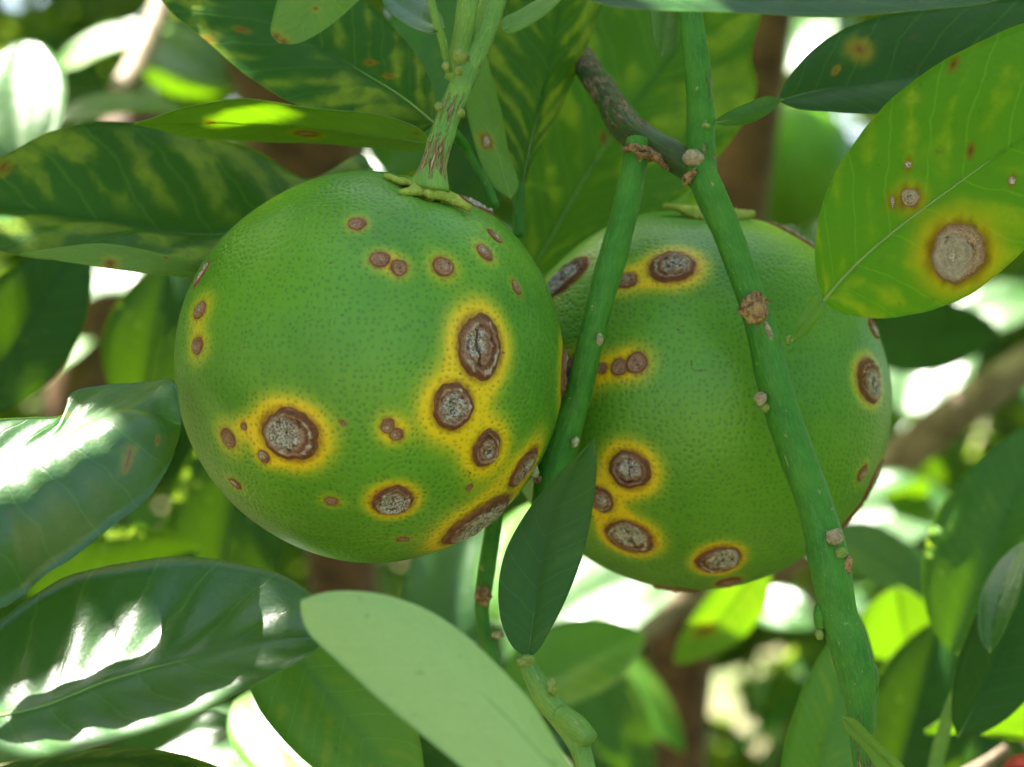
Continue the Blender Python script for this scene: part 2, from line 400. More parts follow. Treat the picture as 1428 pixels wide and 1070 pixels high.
def patch(name, centre, nrm, ax, rx, ry, surf, parent, gray=0.5, seed=0, relief=1.0, nr=13, na=40, crack=0.0, mat=None):
    """a crusty lesion that follows a surface: surf(points)->(points on surface, normals); lengths in cm"""
    e1 = unit(ax - nrm * np.dot(ax, nrm)); e2 = np.cross(nrm, e1)
    size = math.sqrt(rx * ry); ph = [rng.uniform(0, 6.28) for _ in range(5)]
    Q = [centre]; RHO = [0.0]; TH = [0.0]
    for i in range(1, nr + 1):
        rho = i / nr
        for j in range(na):
            th = 2 * math.pi * j / na
            o = 1 + 0.04 * math.sin(2*th + ph[0]) + 0.035 * math.sin(3*th + ph[1]) + 0.03 * math.sin(5*th + ph[2]) + 0.022 * math.sin(9*th + ph[3]) + 0.015 * math.sin(14*th + ph[4])
            Q.append(centre + e1 * (rx * rho * o * math.cos(th)) + e2 * (ry * rho * o * math.sin(th))); RHO.append(rho); TH.append(th)
    Q = np.array(Q); S, N = surf(Q); H = []; HC = []
    off = rng.uniform(-.24, .24, 2); RH2 = []
    for i in range(len(Q)):
        rho = RHO[i]; q = (Q[i] - centre) / size
        RH2.append(max(rho ** 3, math.hypot(np.dot(Q[i] - centre, e1) / rx - off[0], np.dot(Q[i] - centre, e2) / ry - off[1])))
        n1 = nz(q, 2.2, seed + 1.7); n2 = nz(q, 5.5, seed + 9.1); n3 = nz(q, 12.0, seed)
        rim = math.exp(-((rho - 0.84) / 0.10) ** 2)
        rid = 0.5 + 0.5 * math.cos((rho + 0.10 * n1) * 6.2832 * 2.6)
        edge = min(1.0, (1 - rho) / 0.12)
        body = 0.40 + 0.5 * n1 + 0.65 * n2 + 0.55 * n3 + 0.60 * rid * (0.3 + 0.7 * rho)
        if crack:
            dx = abs(q @ e1 - off[0] * 0.5 + 0.14 * nz(q, 3.0, seed + 4)); dy = abs(q @ e2)
            if dy < 0.62: body -= 1.3 * crack * math.exp(-(dx / 0.07) ** 2)
        hh = edge * (0.40 * rim + body * (1 - 0.5 * rim))
        H.append(hh); HC.append(min(1, max(0, 0.5 * hh + 0.22)) if rho < 0.97 else 0.45)
    H = np.maximum(np.array(H), 0.04); V = S + N * ((H * min(0.075, 0.10 * size + 0.008) * relief + 0.004) * np.where(np.array(RHO) > 0.995, -0.6, 1.0))[:, None]
    Fc = [(0, 1 + j, 1 + (j + 1) % na) for j in range(na)]
    for i in range(nr - 1):
        a, b = 1 + i * na, 1 + (i + 1) * na
        Fc += [(a + j, b + j, b + (j + 1) % na, a + (j + 1) % na) for j in range(na)]
    nv = len(V)
    return add(name, V, Fc, mat or (M_LES if size > 0.24 else M_LES3), parent, attrs={'rho': RHO, 'rho2': RH2, 'gray': np.full(nv, gray), 'hgt': HC})

def blade_grid(mid, left, right, nu, nv, bulge=0.06, wave=0.0, quilt=0.012, seed=0, cup=0.0, ragged=0.012):
    t = np.linspace(0, 1, nu)
    M = spline(np.array([P(*q) for q in mid]), t)
    L = spline(np.array([P(*mid[0])] + [P(*q) for q in left] + [P(*mid[-1])]), t)
    R = spline(np.array([P(*mid[0])] + [P(*q) for q in right] + [P(*mid[-1])]), t)
    return grid_from(M, L, R, nu, nv, bulge, wave, quilt, seed, ragged, True)

def grid_from(M, L, R, nu, nv, bulge, wave, quilt, seed, ragged=0.012, cam_side=False):
    bl, br = bulge if isinstance(bulge, tuple) else (bulge, bulge)
    t = np.linspace(0, 1, nu)
    T = np.gradient(M, axis=0); W = R - L
    N = np.cross(T, W); N /= np.linalg.norm(N, axis=1)[:, None] + 1e-9
    for _ in range(3): N[1:-1] = (N[:-2] + N[1:-1] * 2 + N[2:]) / 4
    N[0] = N[1]; N[-1] = N[-2]; N /= np.linalg.norm(N, axis=1)[:, None] + 1e-9
    if cam_side and (N.mean(0) @ (CAM - M.mean(0))) < 0: N = -N          # bulge > 0 swells towards the viewer's side
    wid = np.linalg.norm(L - M, axis=1) + np.linalg.norm(R - M, axis=1)
    ss = np.linspace(-1, 1, 2 * nv + 1); G = np.zeros((nu, 2 * nv + 1, 3)); UV = np.zeros((nu, 2 * nv + 1, 2))
    for j, s in enumerate(ss):
        a = abs(s); E = L if s < 0 else R
        ed = np.array([nz((x * 9.0, s * 2, 0.3), 1.0, seed) + 0.6 * nz((x * 30.0, s * 2, 1.3), 1.0, seed) for x in t]) * ragged * a**3
        pos = M + (E - M) * (a * (1 + ed))[:, None]
        w2 = np.linalg.norm(E - M, axis=1)
        h = (bl if s < 0 else br) * w2 * 4 * a * (1 - a)
        vp = t * 9.0 - a * 1.3
        h = h + quilt * wid * np.cos(2 * math.pi * vp) * math.sin(math.pi * min(1, a * 1.05)) * np.clip(4 * t * (1 - t), 0, 1)
        if wave: h = h + wave * wid * a**2 * np.array([nz((x * 4.0, s * 1.5, 7.7), 1.0, seed) for x in t])
        G[:, j] = pos + N * h[:, None]; UV[:, j, 0] = t; UV[:, j, 1] = 0.5 + 0.5 * s
    return G, UV

def blade_solid(G, UV, thick, upper_to=None):
    nu, nw = G.shape[:2]
    du = np.gradient(G, axis=0); dv = np.gradient(G, axis=1)
    N = np.cross(du, dv); ln = np.linalg.norm(N, axis=2)
    avg = unit((N * 1.0).reshape(-1, 3).sum(0)); N = np.where(ln[..., None] > 1e-9, N / (ln[..., None] + 1e-12), avg)
    flip = upper_to is not None and np.dot(avg, upper_to) < 0
    if flip: N = -N
    th = np.full((nu, nw), thick); th[:, 0] *= 0.5; th[:, -1] *= 0.5; th[0] *= 0.5; th[-1] *= 0.5
    A = (G + N * th[..., None] / 2).reshape(-1, 3); B = (G - N * th[..., None] / 2).reshape(-1, 3)
    n = nu * nw; V = np.concatenate([A, B]); uv = np.concatenate([UV.reshape(-1, 2)] * 2)
    Fc = []; mi = []
    ids = lambda i, j: i * nw + j
    for i in range(nu - 1):
        for j in range(nw - 1):
            q = (ids(i, j), ids(i+1, j), ids(i+1, j+1), ids(i, j+1))
            if flip: q = q[::-1]
            Fc.append(q); mi.append(0); Fc.append(tuple(x + n for x in q[::-1])); mi.append(1)
    ring = [ids(i, 0) for i in range(nu)] + [ids(nu-1, j) for j in range(1, nw)] + [ids(i, nw-1) for i in range(nu-2, -1, -1)] + [ids(0, j) for j in range(nw-2, 0, -1)]
    for a, b in zip(ring, ring[1:] + ring[:1]):
        q = (a, a + n, b + n, b)
        Fc.append(q if flip else q[::-1]); mi.append(2)
    return V, uv, Fc, mi, N

def rib_tube(name, C, R, N, mat, parent, seg=6):
    n = len(C); T = np.gradient(C, axis=0); T /= np.linalg.norm(T, axis=1)[:, None] + 1e-9; V = []
    for i in range(n):
        b = unit(N[i]); a = unit(np.cross(T[i], b))
        for j in range(seg):
            th = 2 * math.pi * j / seg; V.append(C[i] + (a * math.cos(th) + b * 0.7 * math.sin(th)) * R[i])
    Fc = [(i*seg + j, i*seg + (j+1) % seg, (i+1)*seg + (j+1) % seg, (i+1)*seg + j) for i in range(n-1) for j in range(seg)]
    return add(name, V, Fc, mat, parent)

def leaf(name, mid, left, right, kind='mid', under=None, see='upper', parent=None, label=None, group=None,
         nu=44, nv=9, bulge=0.06, wave=0.05, quilt=0.010, thick=0.028, lesions=(), spots=(), seed=0, rib=0.045, mats=None):
    """outline points are photo pixels with a depth (px, py, D cm); see: which side looks at the camera"""
    G, UV = blade_grid(mid, left, right, nu, nv, bulge, wave, quilt, seed)
    return leaf_obj(name, G, UV, kind, under, see, parent, label, group, thick, lesions, spots, seed, rib, mats)

LEAFG = {}
def leaf_obj(name, G, UV, kind, under, see, parent, label, group, thick=0.028, lesions=(), spots=(), seed=0, rib=0.045, mats=None):
    nu, nw = G.shape[:2]; c = G.reshape(-1, 3).mean(0); LEAFG[seed] = G.reshape(-1, 3)
    tocam = unit(CAM - c); want = tocam if see == 'upper' else -tocam
    V, uv, Fc, mi, N = blade_solid(G, UV, thick, want)
    flat = G.reshape(-1, 3); pp = proj(flat); half = len(flat)
    halo = np.zeros(half); spot = np.zeros(half); hits = []
    for (x, y, r, h) in [(q[0], q[1], max(q[2], q[3]), q[4]) for q in lesions]:
        i = np.argmin(((pp - (x, y)) ** 2).sum(1)); cc = flat[i]; s = (cc[1] + 45) / F
        d = np.linalg.norm(flat - cc, axis=1) / s
        halo = np.maximum(halo, np.clip(1 - (d - r) / (h * r), 0, 1) ** 1.3 * min(1, 0.55 + r / 60)); hits.append((i, cc, s))
        spot = np.maximum(spot, np.clip(1 - (d - r) / (0.12 * r + 2), 0, 1) * 0.8)
    for (x, y, r) in spots:
        i = np.argmin(((pp - (x, y)) ** 2).sum(1)); cc = flat[i]; s = (cc[1] + 45) / F
        d = np.linalg.norm(flat - cc, axis=1) / s; spot = np.maximum(spot, np.clip(1.4 - d / r, 0, 1))
        halo = np.maximum(halo, 0.7 * np.clip(1.2 - d / (1.7 * r), 0, 1))
    base = G[0, nw // 2]
    m = mats or [M_UP[kind], M_UN[under or kind], M_EDGE]
    o = add(name, V, Fc, m, parent, base, uv=uv, midx=mi, attrs={'halo': np.tile(halo, 2), 'spot': np.tile(spot, 2)})
    if parent is None: tag(o, label, 'leaf', group)
    elif label: o['label'] = label
    if rib:
        C = G[:, nw // 2]; w = np.linalg.norm(G[:, -1] - G[:, 0], axis=1).max(); tt = np.linspace(0, 1, nu)
        wl = max(0.030, rib * min(1.0, w / 4.0))
        rib_tube('midrib', C - N[:, nw // 2] * 0.05 * wl, wl * (1.05 - 0.8 * tt), N[:, nw // 2], M_RIB, o)
    NF = N.reshape(-1, 3)
    for q, (i, cc, s) in zip(lesions, hits):
        nn = NF[i] if np.dot(NF[i], tocam) > 0 else -NF[i]
        def surf(Q, nn=nn):
            S = np.zeros_like(Q)
            for k, z in enumerate(Q):
                d2 = ((flat - z) ** 2).sum(1); idx = np.argpartition(d2, 5)[:5]; w = 1 / (d2[idx] + 1e-4)
                hh = ((flat[idx] - z) @ nn * w).sum() / w.sum(); S[k] = z + nn * (hh + thick * 0.55)
            return S, np.tile(nn, (len(Q), 1))
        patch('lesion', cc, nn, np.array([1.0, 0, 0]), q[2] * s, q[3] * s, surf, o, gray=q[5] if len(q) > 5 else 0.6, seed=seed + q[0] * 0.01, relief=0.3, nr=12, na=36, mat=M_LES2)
    return o

def simple_leaf(px, py, D, length, width, ang, nrm, kind='mid', see='upper', label=None, parent=None, name='citrus_leaf', bend=0.15, fold=0.18,
                seed=0, group=None, nu=22, nv=4, under=None, spots=()):
    """a leaf by its centre, real size in cm, image direction of its tip (deg) and facing"""
    n = unit(np.array(nrm, float)); d = np.array([math.cos(math.radians(ang)), 0, math.sin(math.radians(ang))])
    if abs(n[1]) > 0.15: d = d + np.array([0, 1, 0]) * np.clip(-np.dot(d, n) / n[1], -2.0, 2.0)
    d = unit(d - n * np.dot(d, n)); side = np.cross(n, d); c = P(px, py, D)
    t = np.linspace(0, 1, nu); x = (t - 0.5) * length
    M = c + d * x[:, None] - n * (bend * length * ((t - 0.5) ** 2) * 2)[:, None]
    prof = np.sin(math.pi * t ** 0.85) ** 0.72 * 0.5 * width
    L = M - side * prof[:, None] + n * (fold * prof)[:, None]; R = M + side * prof[:, None] + n * (fold * prof)[:, None]
    G, UV = grid_from(M, L, R, nu, nv, 0.07, 0.08, 0.010, seed)
    o = leaf_obj(name, G, UV, kind, under, see, parent, label, group, seed=seed, rib=0.05, spots=spots)
    # leaf_obj orients by the camera; make sure the upper side follows nrm
    return o

# ------------------------------------------------------------------ ground and far foliage
def ground():
    k = NT('orchard_ground'); oc = k.obj()
    a = k.noise(oc, 0.6, 4.0); b = k.noise(oc, 9.0, 5.0, 0.7); c = k.noise(oc, 60.0, 3.0)
    col = k.mix(k.step(a, 0.4, 0.6), (0.16, 0.125, 0.07), (0.085, 0.13, 0.035))
    col = k.mix(k.math('MULTIPLY', b, 0.6), col, (0.27, 0.235, 0.14))
    m = k.done(k.principled(col, 0.95, 0.1, k.bump(k.math('ADD', b, k.math('MULTIPLY', c, 0.4)), 0.05, 0.8)))
    n = 40; xs = np.linspace(-1, 1, n); xs = np.sign(xs) * np.abs(xs) ** 3 * 60000.0
    V = [(x, y, -130 + (3.0 * nz((x, y, 0), 0.01) if abs(x) < 3000 and abs(y) < 3000 else 0)) for y in xs for x in xs]
    Fc = [(i*n + j, i*n + j + 1, (i+1)*n + j + 1, (i+1)*n + j) for i in range(n-1) for j in range(n-1)]
    o = add('ground', V, Fc, m, None, (0, 0, -130)); o['kind'] = 'structure'; o['label'] = 'shaded orchard soil with patches of grass'
ground()

def leaf_cloud(name, C, Lh, Wh, mats, label, seed, face=None, spread=0.6, cat='foliage'):
    """many two-triangle-fan leaves joined as one object; C centres (n,3) cm"""
    r = np.random.default_rng(seed); n = len(C)
    N = r.normal(size=(n, 3))
    if face is not None: N = face[None] + N * spread
    N /= np.linalg.norm(N, axis=1)[:, None]
    A = r.normal(size=(n, 3)); A -= N * (A * N).sum(1)[:, None]; A /= np.linalg.norm(A, axis=1)[:, None]
    B = np.cross(N, A)
    st = np.array([-1, -0.55, 0.0, 0.55, 1.0]); pr = np.array([0.0, 0.82, 1.0, 0.72, 0.0]); V = np.zeros((n, 13, 3)); uv = np.zeros((n, 13, 2)); k = 0; rows = []
    for s, p in zip(st, pr):
        cen = C + A * (s * Lh)[:, None] - N * (0.16 * s * s * Lh)[:, None]
        if p == 0: V[:, k] = cen; uv[:, k] = (0.5 + 0.5*s, 0.5); rows.append([k]); k += 1
        else:
            row = []
            for q in (-1, 0, 1):
                V[:, k] = cen + B * (q * p * Wh)[:, None] + N * (0.2 * abs(q) * p * Wh)[:, None]; uv[:, k] = (0.5 + 0.5*s, 0.5 + 0.5*q); row.append(k); k += 1
            rows.append(row)
    k = 11; V = V[:, :k]; uv = uv[:, :k]
    loc = [(rows[0][0], rows[1][1], rows[1][0]), (rows[0][0], rows[1][2], rows[1][1])]
    for a, b in ((1, 2), (2, 3)):
        loc += [(rows[a][0], rows[a][1], rows[b][1], rows[b][0]), (rows[a][1], rows[a][2], rows[b][2], rows[b][1])]
    loc += [(rows[3][0], rows[3][1], rows[4][0]), (rows[3][1], rows[3][2], rows[4][0])]
    Fc = []; mi = []; mm = r.integers(0, len(mats), n)
    for i in range(n):
        for f in loc: Fc.append(tuple(x + i * k for x in f)); mi.append(mm[i])
    o = add(name, V.reshape(-1, 3), Fc, list(mats), None, (0, 0, 0), uv=uv.reshape(-1, 2), midx=mi)
    return tag(o, label, cat, kind='stuff')

# canopy overhead: everything above the frame that keeps the sun off, with the gaps the sun patches need
E1 = unit(np.cross(np.array([0, 0, 1.0]), SUN)); E2 = np.cross(SUN, E1)
CARVE = []      # (point cm, radius cm) lit by the sun through a gap
OWN = []
FRONT = []      # the same, on near leaves: these win over the shade asked for below
def sunny(px, py, D, r): CARVE.append((P(px, py, D), r))
def sunny_on(seed, px, py, r):
    G = LEAFG[seed]; FRONT.append((G[np.argmin(((proj(G) - (px, py)) ** 2).sum(1))], r)); OWN.append(seed)

def canopy():
    q = 0.2; eu, ev = 190.0, 300.0; nu, nv = int(2 * eu / q), int(2 * ev / q)
    cov = np.zeros((nu, nv), np.uint8); no = np.zeros((nu, nv), bool); need = np.zeros((nu, nv), bool)
    to2 = lambda p: (np.dot(p, E1), np.dot(p, E2))
    au = (np.arange(nu) + 0.5) * q - eu; av = (np.arange(nv) + 0.5) * q - ev
    shade = np.zeros((nu, nv), bool); masks = {}
    def stamp(Q, k=2):
        for p in Q:
            u, v = to2(p); i, j = int((u + eu) / q), int((v + ev) / q); shade[i-k:i+k+1, j-k:j+k+1] = True
    for sd in (11, 51, 55, 54, 13, 35, 58): stamp(LEAFG[sd], 5 if sd == 55 else 2)
    for n_, (c, r) in enumerate(CARVE + FRONT):
        if n_ == len(CARVE): no &= ~shade                  # background gaps give way to near leaves that lie in shade
        u, v = to2(c); i0, i1 = np.searchsorted(au, (u - r, u + r)); j0, j1 = np.searchsorted(av, (v - r, v + r))
        uu, vv = np.meshgrid(au[i0:i1], av[j0:j1], indexing='ij'); hole = ((uu - u)**2 + (vv - v)**2) < r * r
        if n_ >= len(CARVE):                               # a gap for a near leaf is no wider than that leaf
            sd = OWN[n_ - len(CARVE)]
            if sd not in masks:
                keep_ = shade.copy(); shade[:] = False; stamp(LEAFG[sd], 1); masks[sd] = shade.copy(); shade[:] = keep_
            hole &= masks[sd][i0:i1, j0:j1]
        no[i0:i1, j0:j1] |= hole
    shade[:] = False
    for f in (f1, f2):
        d = rng.normal(size=(5000, 3)); d /= np.linalg.norm(d, axis=1)[:, None]; d = d[(d @ SUN > 0.02) & (d[:, 1] < 0.05)]; stamp(f.c + d * f.R(d)[:, None], 1)
    for c, r in FRONT[-KEEP:]:                              # these leaves shade the fruit themselves
        u, v = to2(c); k = int(r / q); i, j = int((u + eu) / q), int((v + ev) / q); shade[i-k:i+k+1, j-k:j+k+1] = False
    no &= ~shade
    for D in np.arange(32, 60, 2.0):                       # the near part of the picture lies in full shade
        for x in np.linspace(-90, 1520, 70):
            for y in np.linspace(-90, 1160, 54):
                u, v = to2(P(x, y, D)); i, j = int((u + eu) / q), int((v + ev) / q); need[i-1:i+3, j-1:j+3] = True
    r = np.random.default_rng(11); C = []; Lh = []; Wh = []
    def put(u, v, a, b, lift=0.0, loose=False):
        i0, i1 = np.searchsorted(au, (u - a, u + a)); j0, j1 = np.searchsorted(av, (v - a, v + a))
        if i1 - i0 < 2 or j1 - j0 < 2: return False
        uu, vv = np.meshgrid(au[i0:i1], av[j0:j1], indexing='ij'); d2 = (uu - u)**2 + (vv - v)**2
        if (no[i0:i1, j0:j1] & (d2 < ((0.9 if loose else 0.7) * a) ** 2)).any(): return False
        base = E1 * u + E2 * v
        for h in np.arange(-160, 330, 2.0):                # climb along the sun until above the picture
            p = base + SUN * h
            if p[1] > -12 and p[2] > 0.178 * (p[1] + 45) + 3.0 and p[2] > 11: break
        p = base + SUN * (h + lift + r.uniform(0, 26))
        if loose and abs(p[0]) < 26 and p[1] < 24: return False      # the tree is open straight above the fruits
        cov[i0:i1, j0:j1] |= (d2 < (0.85 * b) ** 2)
        C.append(p); Lh.append(a); Wh.append(b); return True
    for _ in range(6500):                                  # loose cover everywhere
        a = r.uniform(3.6, 6.4); put(r.uniform(-150, 150), r.uniform(-260, 130), a, a * 0.55, 0.0, True)
    for size in (3.6, 2.6, 1.8, 1.2, 0.8, 0.5, 0.34, 0.24):       # then close what must be shaded
        for _ in range(4):
            idx = np.argwhere(need & (cov == 0) & ~no)
            if not len(idx): break
            for i, j in idx[r.permutation(len(idx))[:1200]]:
                if not cov[i, j]: put(au[i], av[j], size * r.uniform(0.9, 1.1), size * 0.85, 24.0)
    for sgn in (-1, 1):                                     # the tree goes on to both sides of the picture
        for _ in range(1500):
            y = r.uniform(-40, 110); x = sgn * ((y + 45) * 0.24 + 12 + r.uniform(0, 30)); p = np.array([x, y, r.uniform(-70, 45)])
            i, j = int((p @ E1 + eu) / q), int((p @ E2 + ev) / q); k = 22
            if no[i-k:i+k+1, j-k:j+k+1].any(): continue
            C.append(p); Lh.append(r.uniform(3.5, 5.0)); Wh.append(r.uniform(1.6, 2.6))
    leaf_cloud('tree_canopy', np.array(C), np.array(Lh), np.array(Wh), (M_UP['mid'], M_UP['dark'], M_UP['mottle']),
               'leafy canopy of the citrus tree above the fruits', 5, face=SUN, spread=0.10)

# ------------------------------------------------------------------ fruits
class Fruit:
    def __init__(self, px, py, D, rpx, pole_px, front, label, seed, flat=0.02):
        self.c = P(px, py, D); self.r = rpx * D / F / math.sqrt(1 + (rpx / F) ** 2)
        v = np.array([(pole_px[0] - px) / rpx, 0, (py - pole_px[1]) / rpx]); v[1] = -front; self.pole = unit(v)
        self.seed = seed; self.flat = flat; self.root = empty('citrus_fruit', self.c - np.array([0, 0, self.r]), label, 'fruit', 'citrus fruits on the tree'); self.les = []
    def R(self, d):
        c = d @ self.pole; th = np.arccos(np.clip(c, -1, 1))
        r = self.r * (1 - self.flat * (c * c) - 0.055 * np.exp(-(th / 0.20) ** 2) + 0.012 * np.exp(-((th - 0.5) / 0.3) ** 2))
        a = self.seed
        return r * (1 + 0.006 * np.sin(3.1 * d[..., 0] + a) + 0.006 * np.sin(4.3 * d[..., 2] - a) + 0.004 * np.sin(6.0 * d[..., 1] + 5 * d[..., 0] + 2 * a))
    def surf(self, Q):
        d = Q - self.c; d = d / np.linalg.norm(d, axis=-1, keepdims=True); S = self.c + d * self.R(d)[..., None]; return S, d
    def hit(self, px, py):
        dr = unit(P(px, py, 50) - CAM); o = CAM - self.c; rad = self.r
        for _ in range(6):
            b = dr @ o; disc = b * b - (o @ o - rad * rad); t = -b - math.sqrt(max(disc, 0)); p = CAM + dr * t
            d = unit(p - self.c); rad = float(self.R(d))
        return self.c + d * self.R(d), d
    def lesion(self, px, py, rx, ry, gray=0.5, halo=1.0, rot=0.0, crack=0.0, hw=1.0):
        p, d = self.hit(px, py); s = (self.c[1] + 45) / F
        s *= 0.94; self.les.append((p, d, rx * s, ry * s, gray, halo, rot, crack, hw))
    def build(self, nlon=300, nlat=200):
        z = self.pole; x = unit(np.cross(z, np.array([0, 1.0, 0.1]))); y = np.cross(z, x); V = []
        th = np.linspace(0, math.pi, nlat + 1)[1:-1]; ph = np.linspace(0, 2 * math.pi, nlon, endpoint=False)
        T, Pp = np.meshgrid(th, ph, indexing='ij')
        d = (np.sin(T) * np.cos(Pp))[..., None] * x + (np.sin(T) * np.sin(Pp))[..., None] * y + np.cos(T)[..., None] * z
        d = np.concatenate([[z], d.reshape(-1, 3), [-z]]); V = self.c + d * self.R(d)[:, None]
        Fc = [(0, 1 + j, 1 + (j+1) % nlon) for j in range(nlon)]; m = nlat - 1
        for i in range(m - 1):
            a, b = 1 + i * nlon, 1 + (i + 1) * nlon
            Fc += [(a + j, b + j, b + (j+1) % nlon, a + (j+1) % nlon) for j in range(nlon)]
        e = len(V) - 1; a = 1 + (m - 1) * nlon; Fc += [(a + j, e, a + (j+1) % nlon) for j in range(nlon)]
        halo = np.zeros(len(V)); ring = np.zeros(len(V))
        for (p, dd, rx, ry, g, h, rot, cr, hw) in self.les:
            rel = V - p; r0 = math.sqrt(rx * ry); ax = self.axis(dd, rot); ay = np.cross(dd, ax)
            u, v = rel @ ax, rel @ ay; near = (V - self.c) @ dd > 0
            ell = np.sqrt((u / rx) ** 2 + (v / ry) ** 2); dist = np.maximum(0, ell - 1) * r0
            hwid = (0.25 + 0.50 * r0) * hw
            halo += np.where(near, h * np.exp(-(dist / hwid) ** 2 * 1.6), 0)
            ring = np.maximum(ring, np.where(near, np.clip(1 - dist / (0.03 + 0.16 * r0), 0, 1), 0))
        pale = np.clip(0.5 - 0.9 * (d @ self.pole), 0, 1) * 0.6 + 0.8 * np.clip(halo, 0, 1)  # underside lightened as painted ground bounce; the halo term is real lesion paling
        th = np.arccos(np.clip(-d[:, 1], -1, 1)); q = 2 * self.r * np.sin(th / 2); hx = np.hypot(d[:, 0], d[:, 2]) + 1e-9
        uv = np.stack([d[:, 0] / hx * q, d[:, 2] / hx * q], 1) + 20.0
        add('rind', V, Fc, M_RIND, self.root, uv=uv, attrs={'halo': np.clip(halo, 0, 1.15), 'ring': ring, 'pale': np.clip(pale, 0, 1)})
        for i, (p, dd, rx, ry, g, h, rot, cr, hw) in enumerate(self.les):
            big = max(rx, ry) > 0.25
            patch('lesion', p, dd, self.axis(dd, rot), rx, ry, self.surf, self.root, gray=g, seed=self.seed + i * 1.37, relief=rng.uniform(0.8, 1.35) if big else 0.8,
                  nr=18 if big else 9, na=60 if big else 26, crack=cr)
    def axis(self, d, rot):
        a = unit(np.cross(np.array([0, 0, 1.0]), d)); a = -a if a[0] < 0 else a; b = np.cross(d, a)
        b = b if b[2] > 0 else -b
        return unit(a * math.cos(rot) + b * math.sin(rot))
    def calyx(self, rad, lobes, lift=0.10, seed=0):
        z = self.pole; x = unit(np.array([1.0, 0, 0]) - z * z[0]); y = np.cross(z, x); nr, na = 12, 110; top = []; 
        for i in range(nr + 1):
            for j in range(na):
                th = 2 * math.pi * j / na; k = 0.36
                for (a, l, w) in lobes:
                    da = math.atan2(math.sin(th - math.radians(a)), math.cos(th - math.radians(a))); k = max(k, 0.36 + (l - 0.36) * math.exp(-(abs(da) / w) ** 1.5))
                rr = rad * k * i / nr; q = self.c + z * self.r + (x * math.cos(th) + y * math.sin(th)) * rr
                d = unit(q - self.c); s = self.c + d * self.R(d)
                lf = 0.20 + lift * (i / nr) * (0.6 + 1.2 * nz((math.cos(th), math.sin(th), 0), 1.5, seed)) - 0.16 * (i / nr) ** 2 + 0.05 * nz(q, 6.0, seed)
                top.append(s + d * lf)
        top = np.array(top); V = np.concatenate([top, top - z * 0.10]); n = len(top); Fc = []
        for i in range(nr):
            for j in range(na):
                f = (i*na + j, (i+1)*na + j, (i+1)*na + (j+1) % na, i*na + (j+1) % na); Fc.append(f); Fc.append(tuple(q + n for q in f[::-1]))
        for j in range(na): Fc.append((nr*na + j, nr*na + n + j, nr*na + n + (j+1) % na, nr*na + (j+1) % na))
        add('calyx', V, Fc, M_CALYX, self.root)

f1 = Fruit(516, 512, 45.0, 274, (602, 262), 0.30, 'left green citrus fruit with brown scabs in yellow halos, in front', 1.0)
for a in [ # px, py, rx, ry, gray, halo, rot, crack, halo width
    (670, 484, 37, 46, 0.62, 1.0, 0.0, 1.0, 0.8), (632, 567, 31, 34, 0.78, 0.95, 0.0, 0.0, 1.0), (679, 626, 25, 28, 0.35, 0.9, 0.3, 0.0, 1.0),
    (731, 653, 36, 30, 0.6, 0.9, 0.9, 0.4, 1.0), (668, 729, 60, 56, 1.0, 0.95, 0.6, 0.5, 0.9), (404, 607, 45, 38, 0.75, 1.0, -0.2, 0.3, 0.75),
    (318, 611, 15, 15, 0.1, 0.6, 0.4, 0, 0.9), (340, 595, 6, 6, 0.1, 0.5, 0, 0, 0.8), (368, 637, 10, 10, 0.6, 0.4, 0, 0, 0.8), (328, 675, 12, 9, 0.6, 0.30, -0.4, 0, 0.7),
    (548, 699, 30, 27, 0.95, 0.85, 0.0, 0.3, 0.55), (541, 594, 10, 11, 0.35, 0.45, 0, 0, 0.8), (553, 606, 10, 9, 0.35, 0.4, 0, 0, 0.8), (462, 699, 10, 8, 0.0, 0.40, 0, 0, 0.6),
    (562, 752, 9, 7, 0.3, 0.2, 0, 0, 0.6), (530, 362, 14, 13, 0.15, 0.35, 0, 0, 0.6), (556, 373, 12, 13, 0.1, 0.4, 0, 0, 0.6), (618, 372, 16, 16, 0.3, 0.42, 0.2, 0, 0.7),
    (676, 352, 13, 15, 0.45, 0.38, 0.3, 0, 0.6), (690, 329, 12, 14, 0.4, 0.2, 0.5, 0, 0.5), (720, 401, 9, 12, 0.3, 0.25, 0.3, 0, 0.5), (498, 312, 13, 13, 0.3, 0.30, 0, 0, 0.5),
    (278, 433, 18, 13, 0.3, 0.55, 0.2, 0, 1.0), (275, 482, 16, 13, 0.3, 0.55, 0.1, 0, 1.0), (281, 382, 12, 22, 0.9, 0.1, -0.3, 0, 0.4), (672, 276, 40, 26, 0.95, 0.1, -0.5, 0.3, 0.4),
    (786, 520, 40, 38, 0.3, 0.9, 0.0, 0.5, 0.9), (478, 590, 3, 4, 0.2, 0.05, 0, 0, 0.5), (655, 680, 5, 6, 0.0, 0.1, 0, 0, 0.5)]: f1.lesion(*a)
f1.build()
f1.calyx(0.92, [(15, 0.8, 0.22), (80, 0.75, 0.25), (168, 1.0, 0.22), (232, 0.95, 0.20), (275, 0.55, 0.3), (325, 1.2, 0.15)], 0.14, 2)

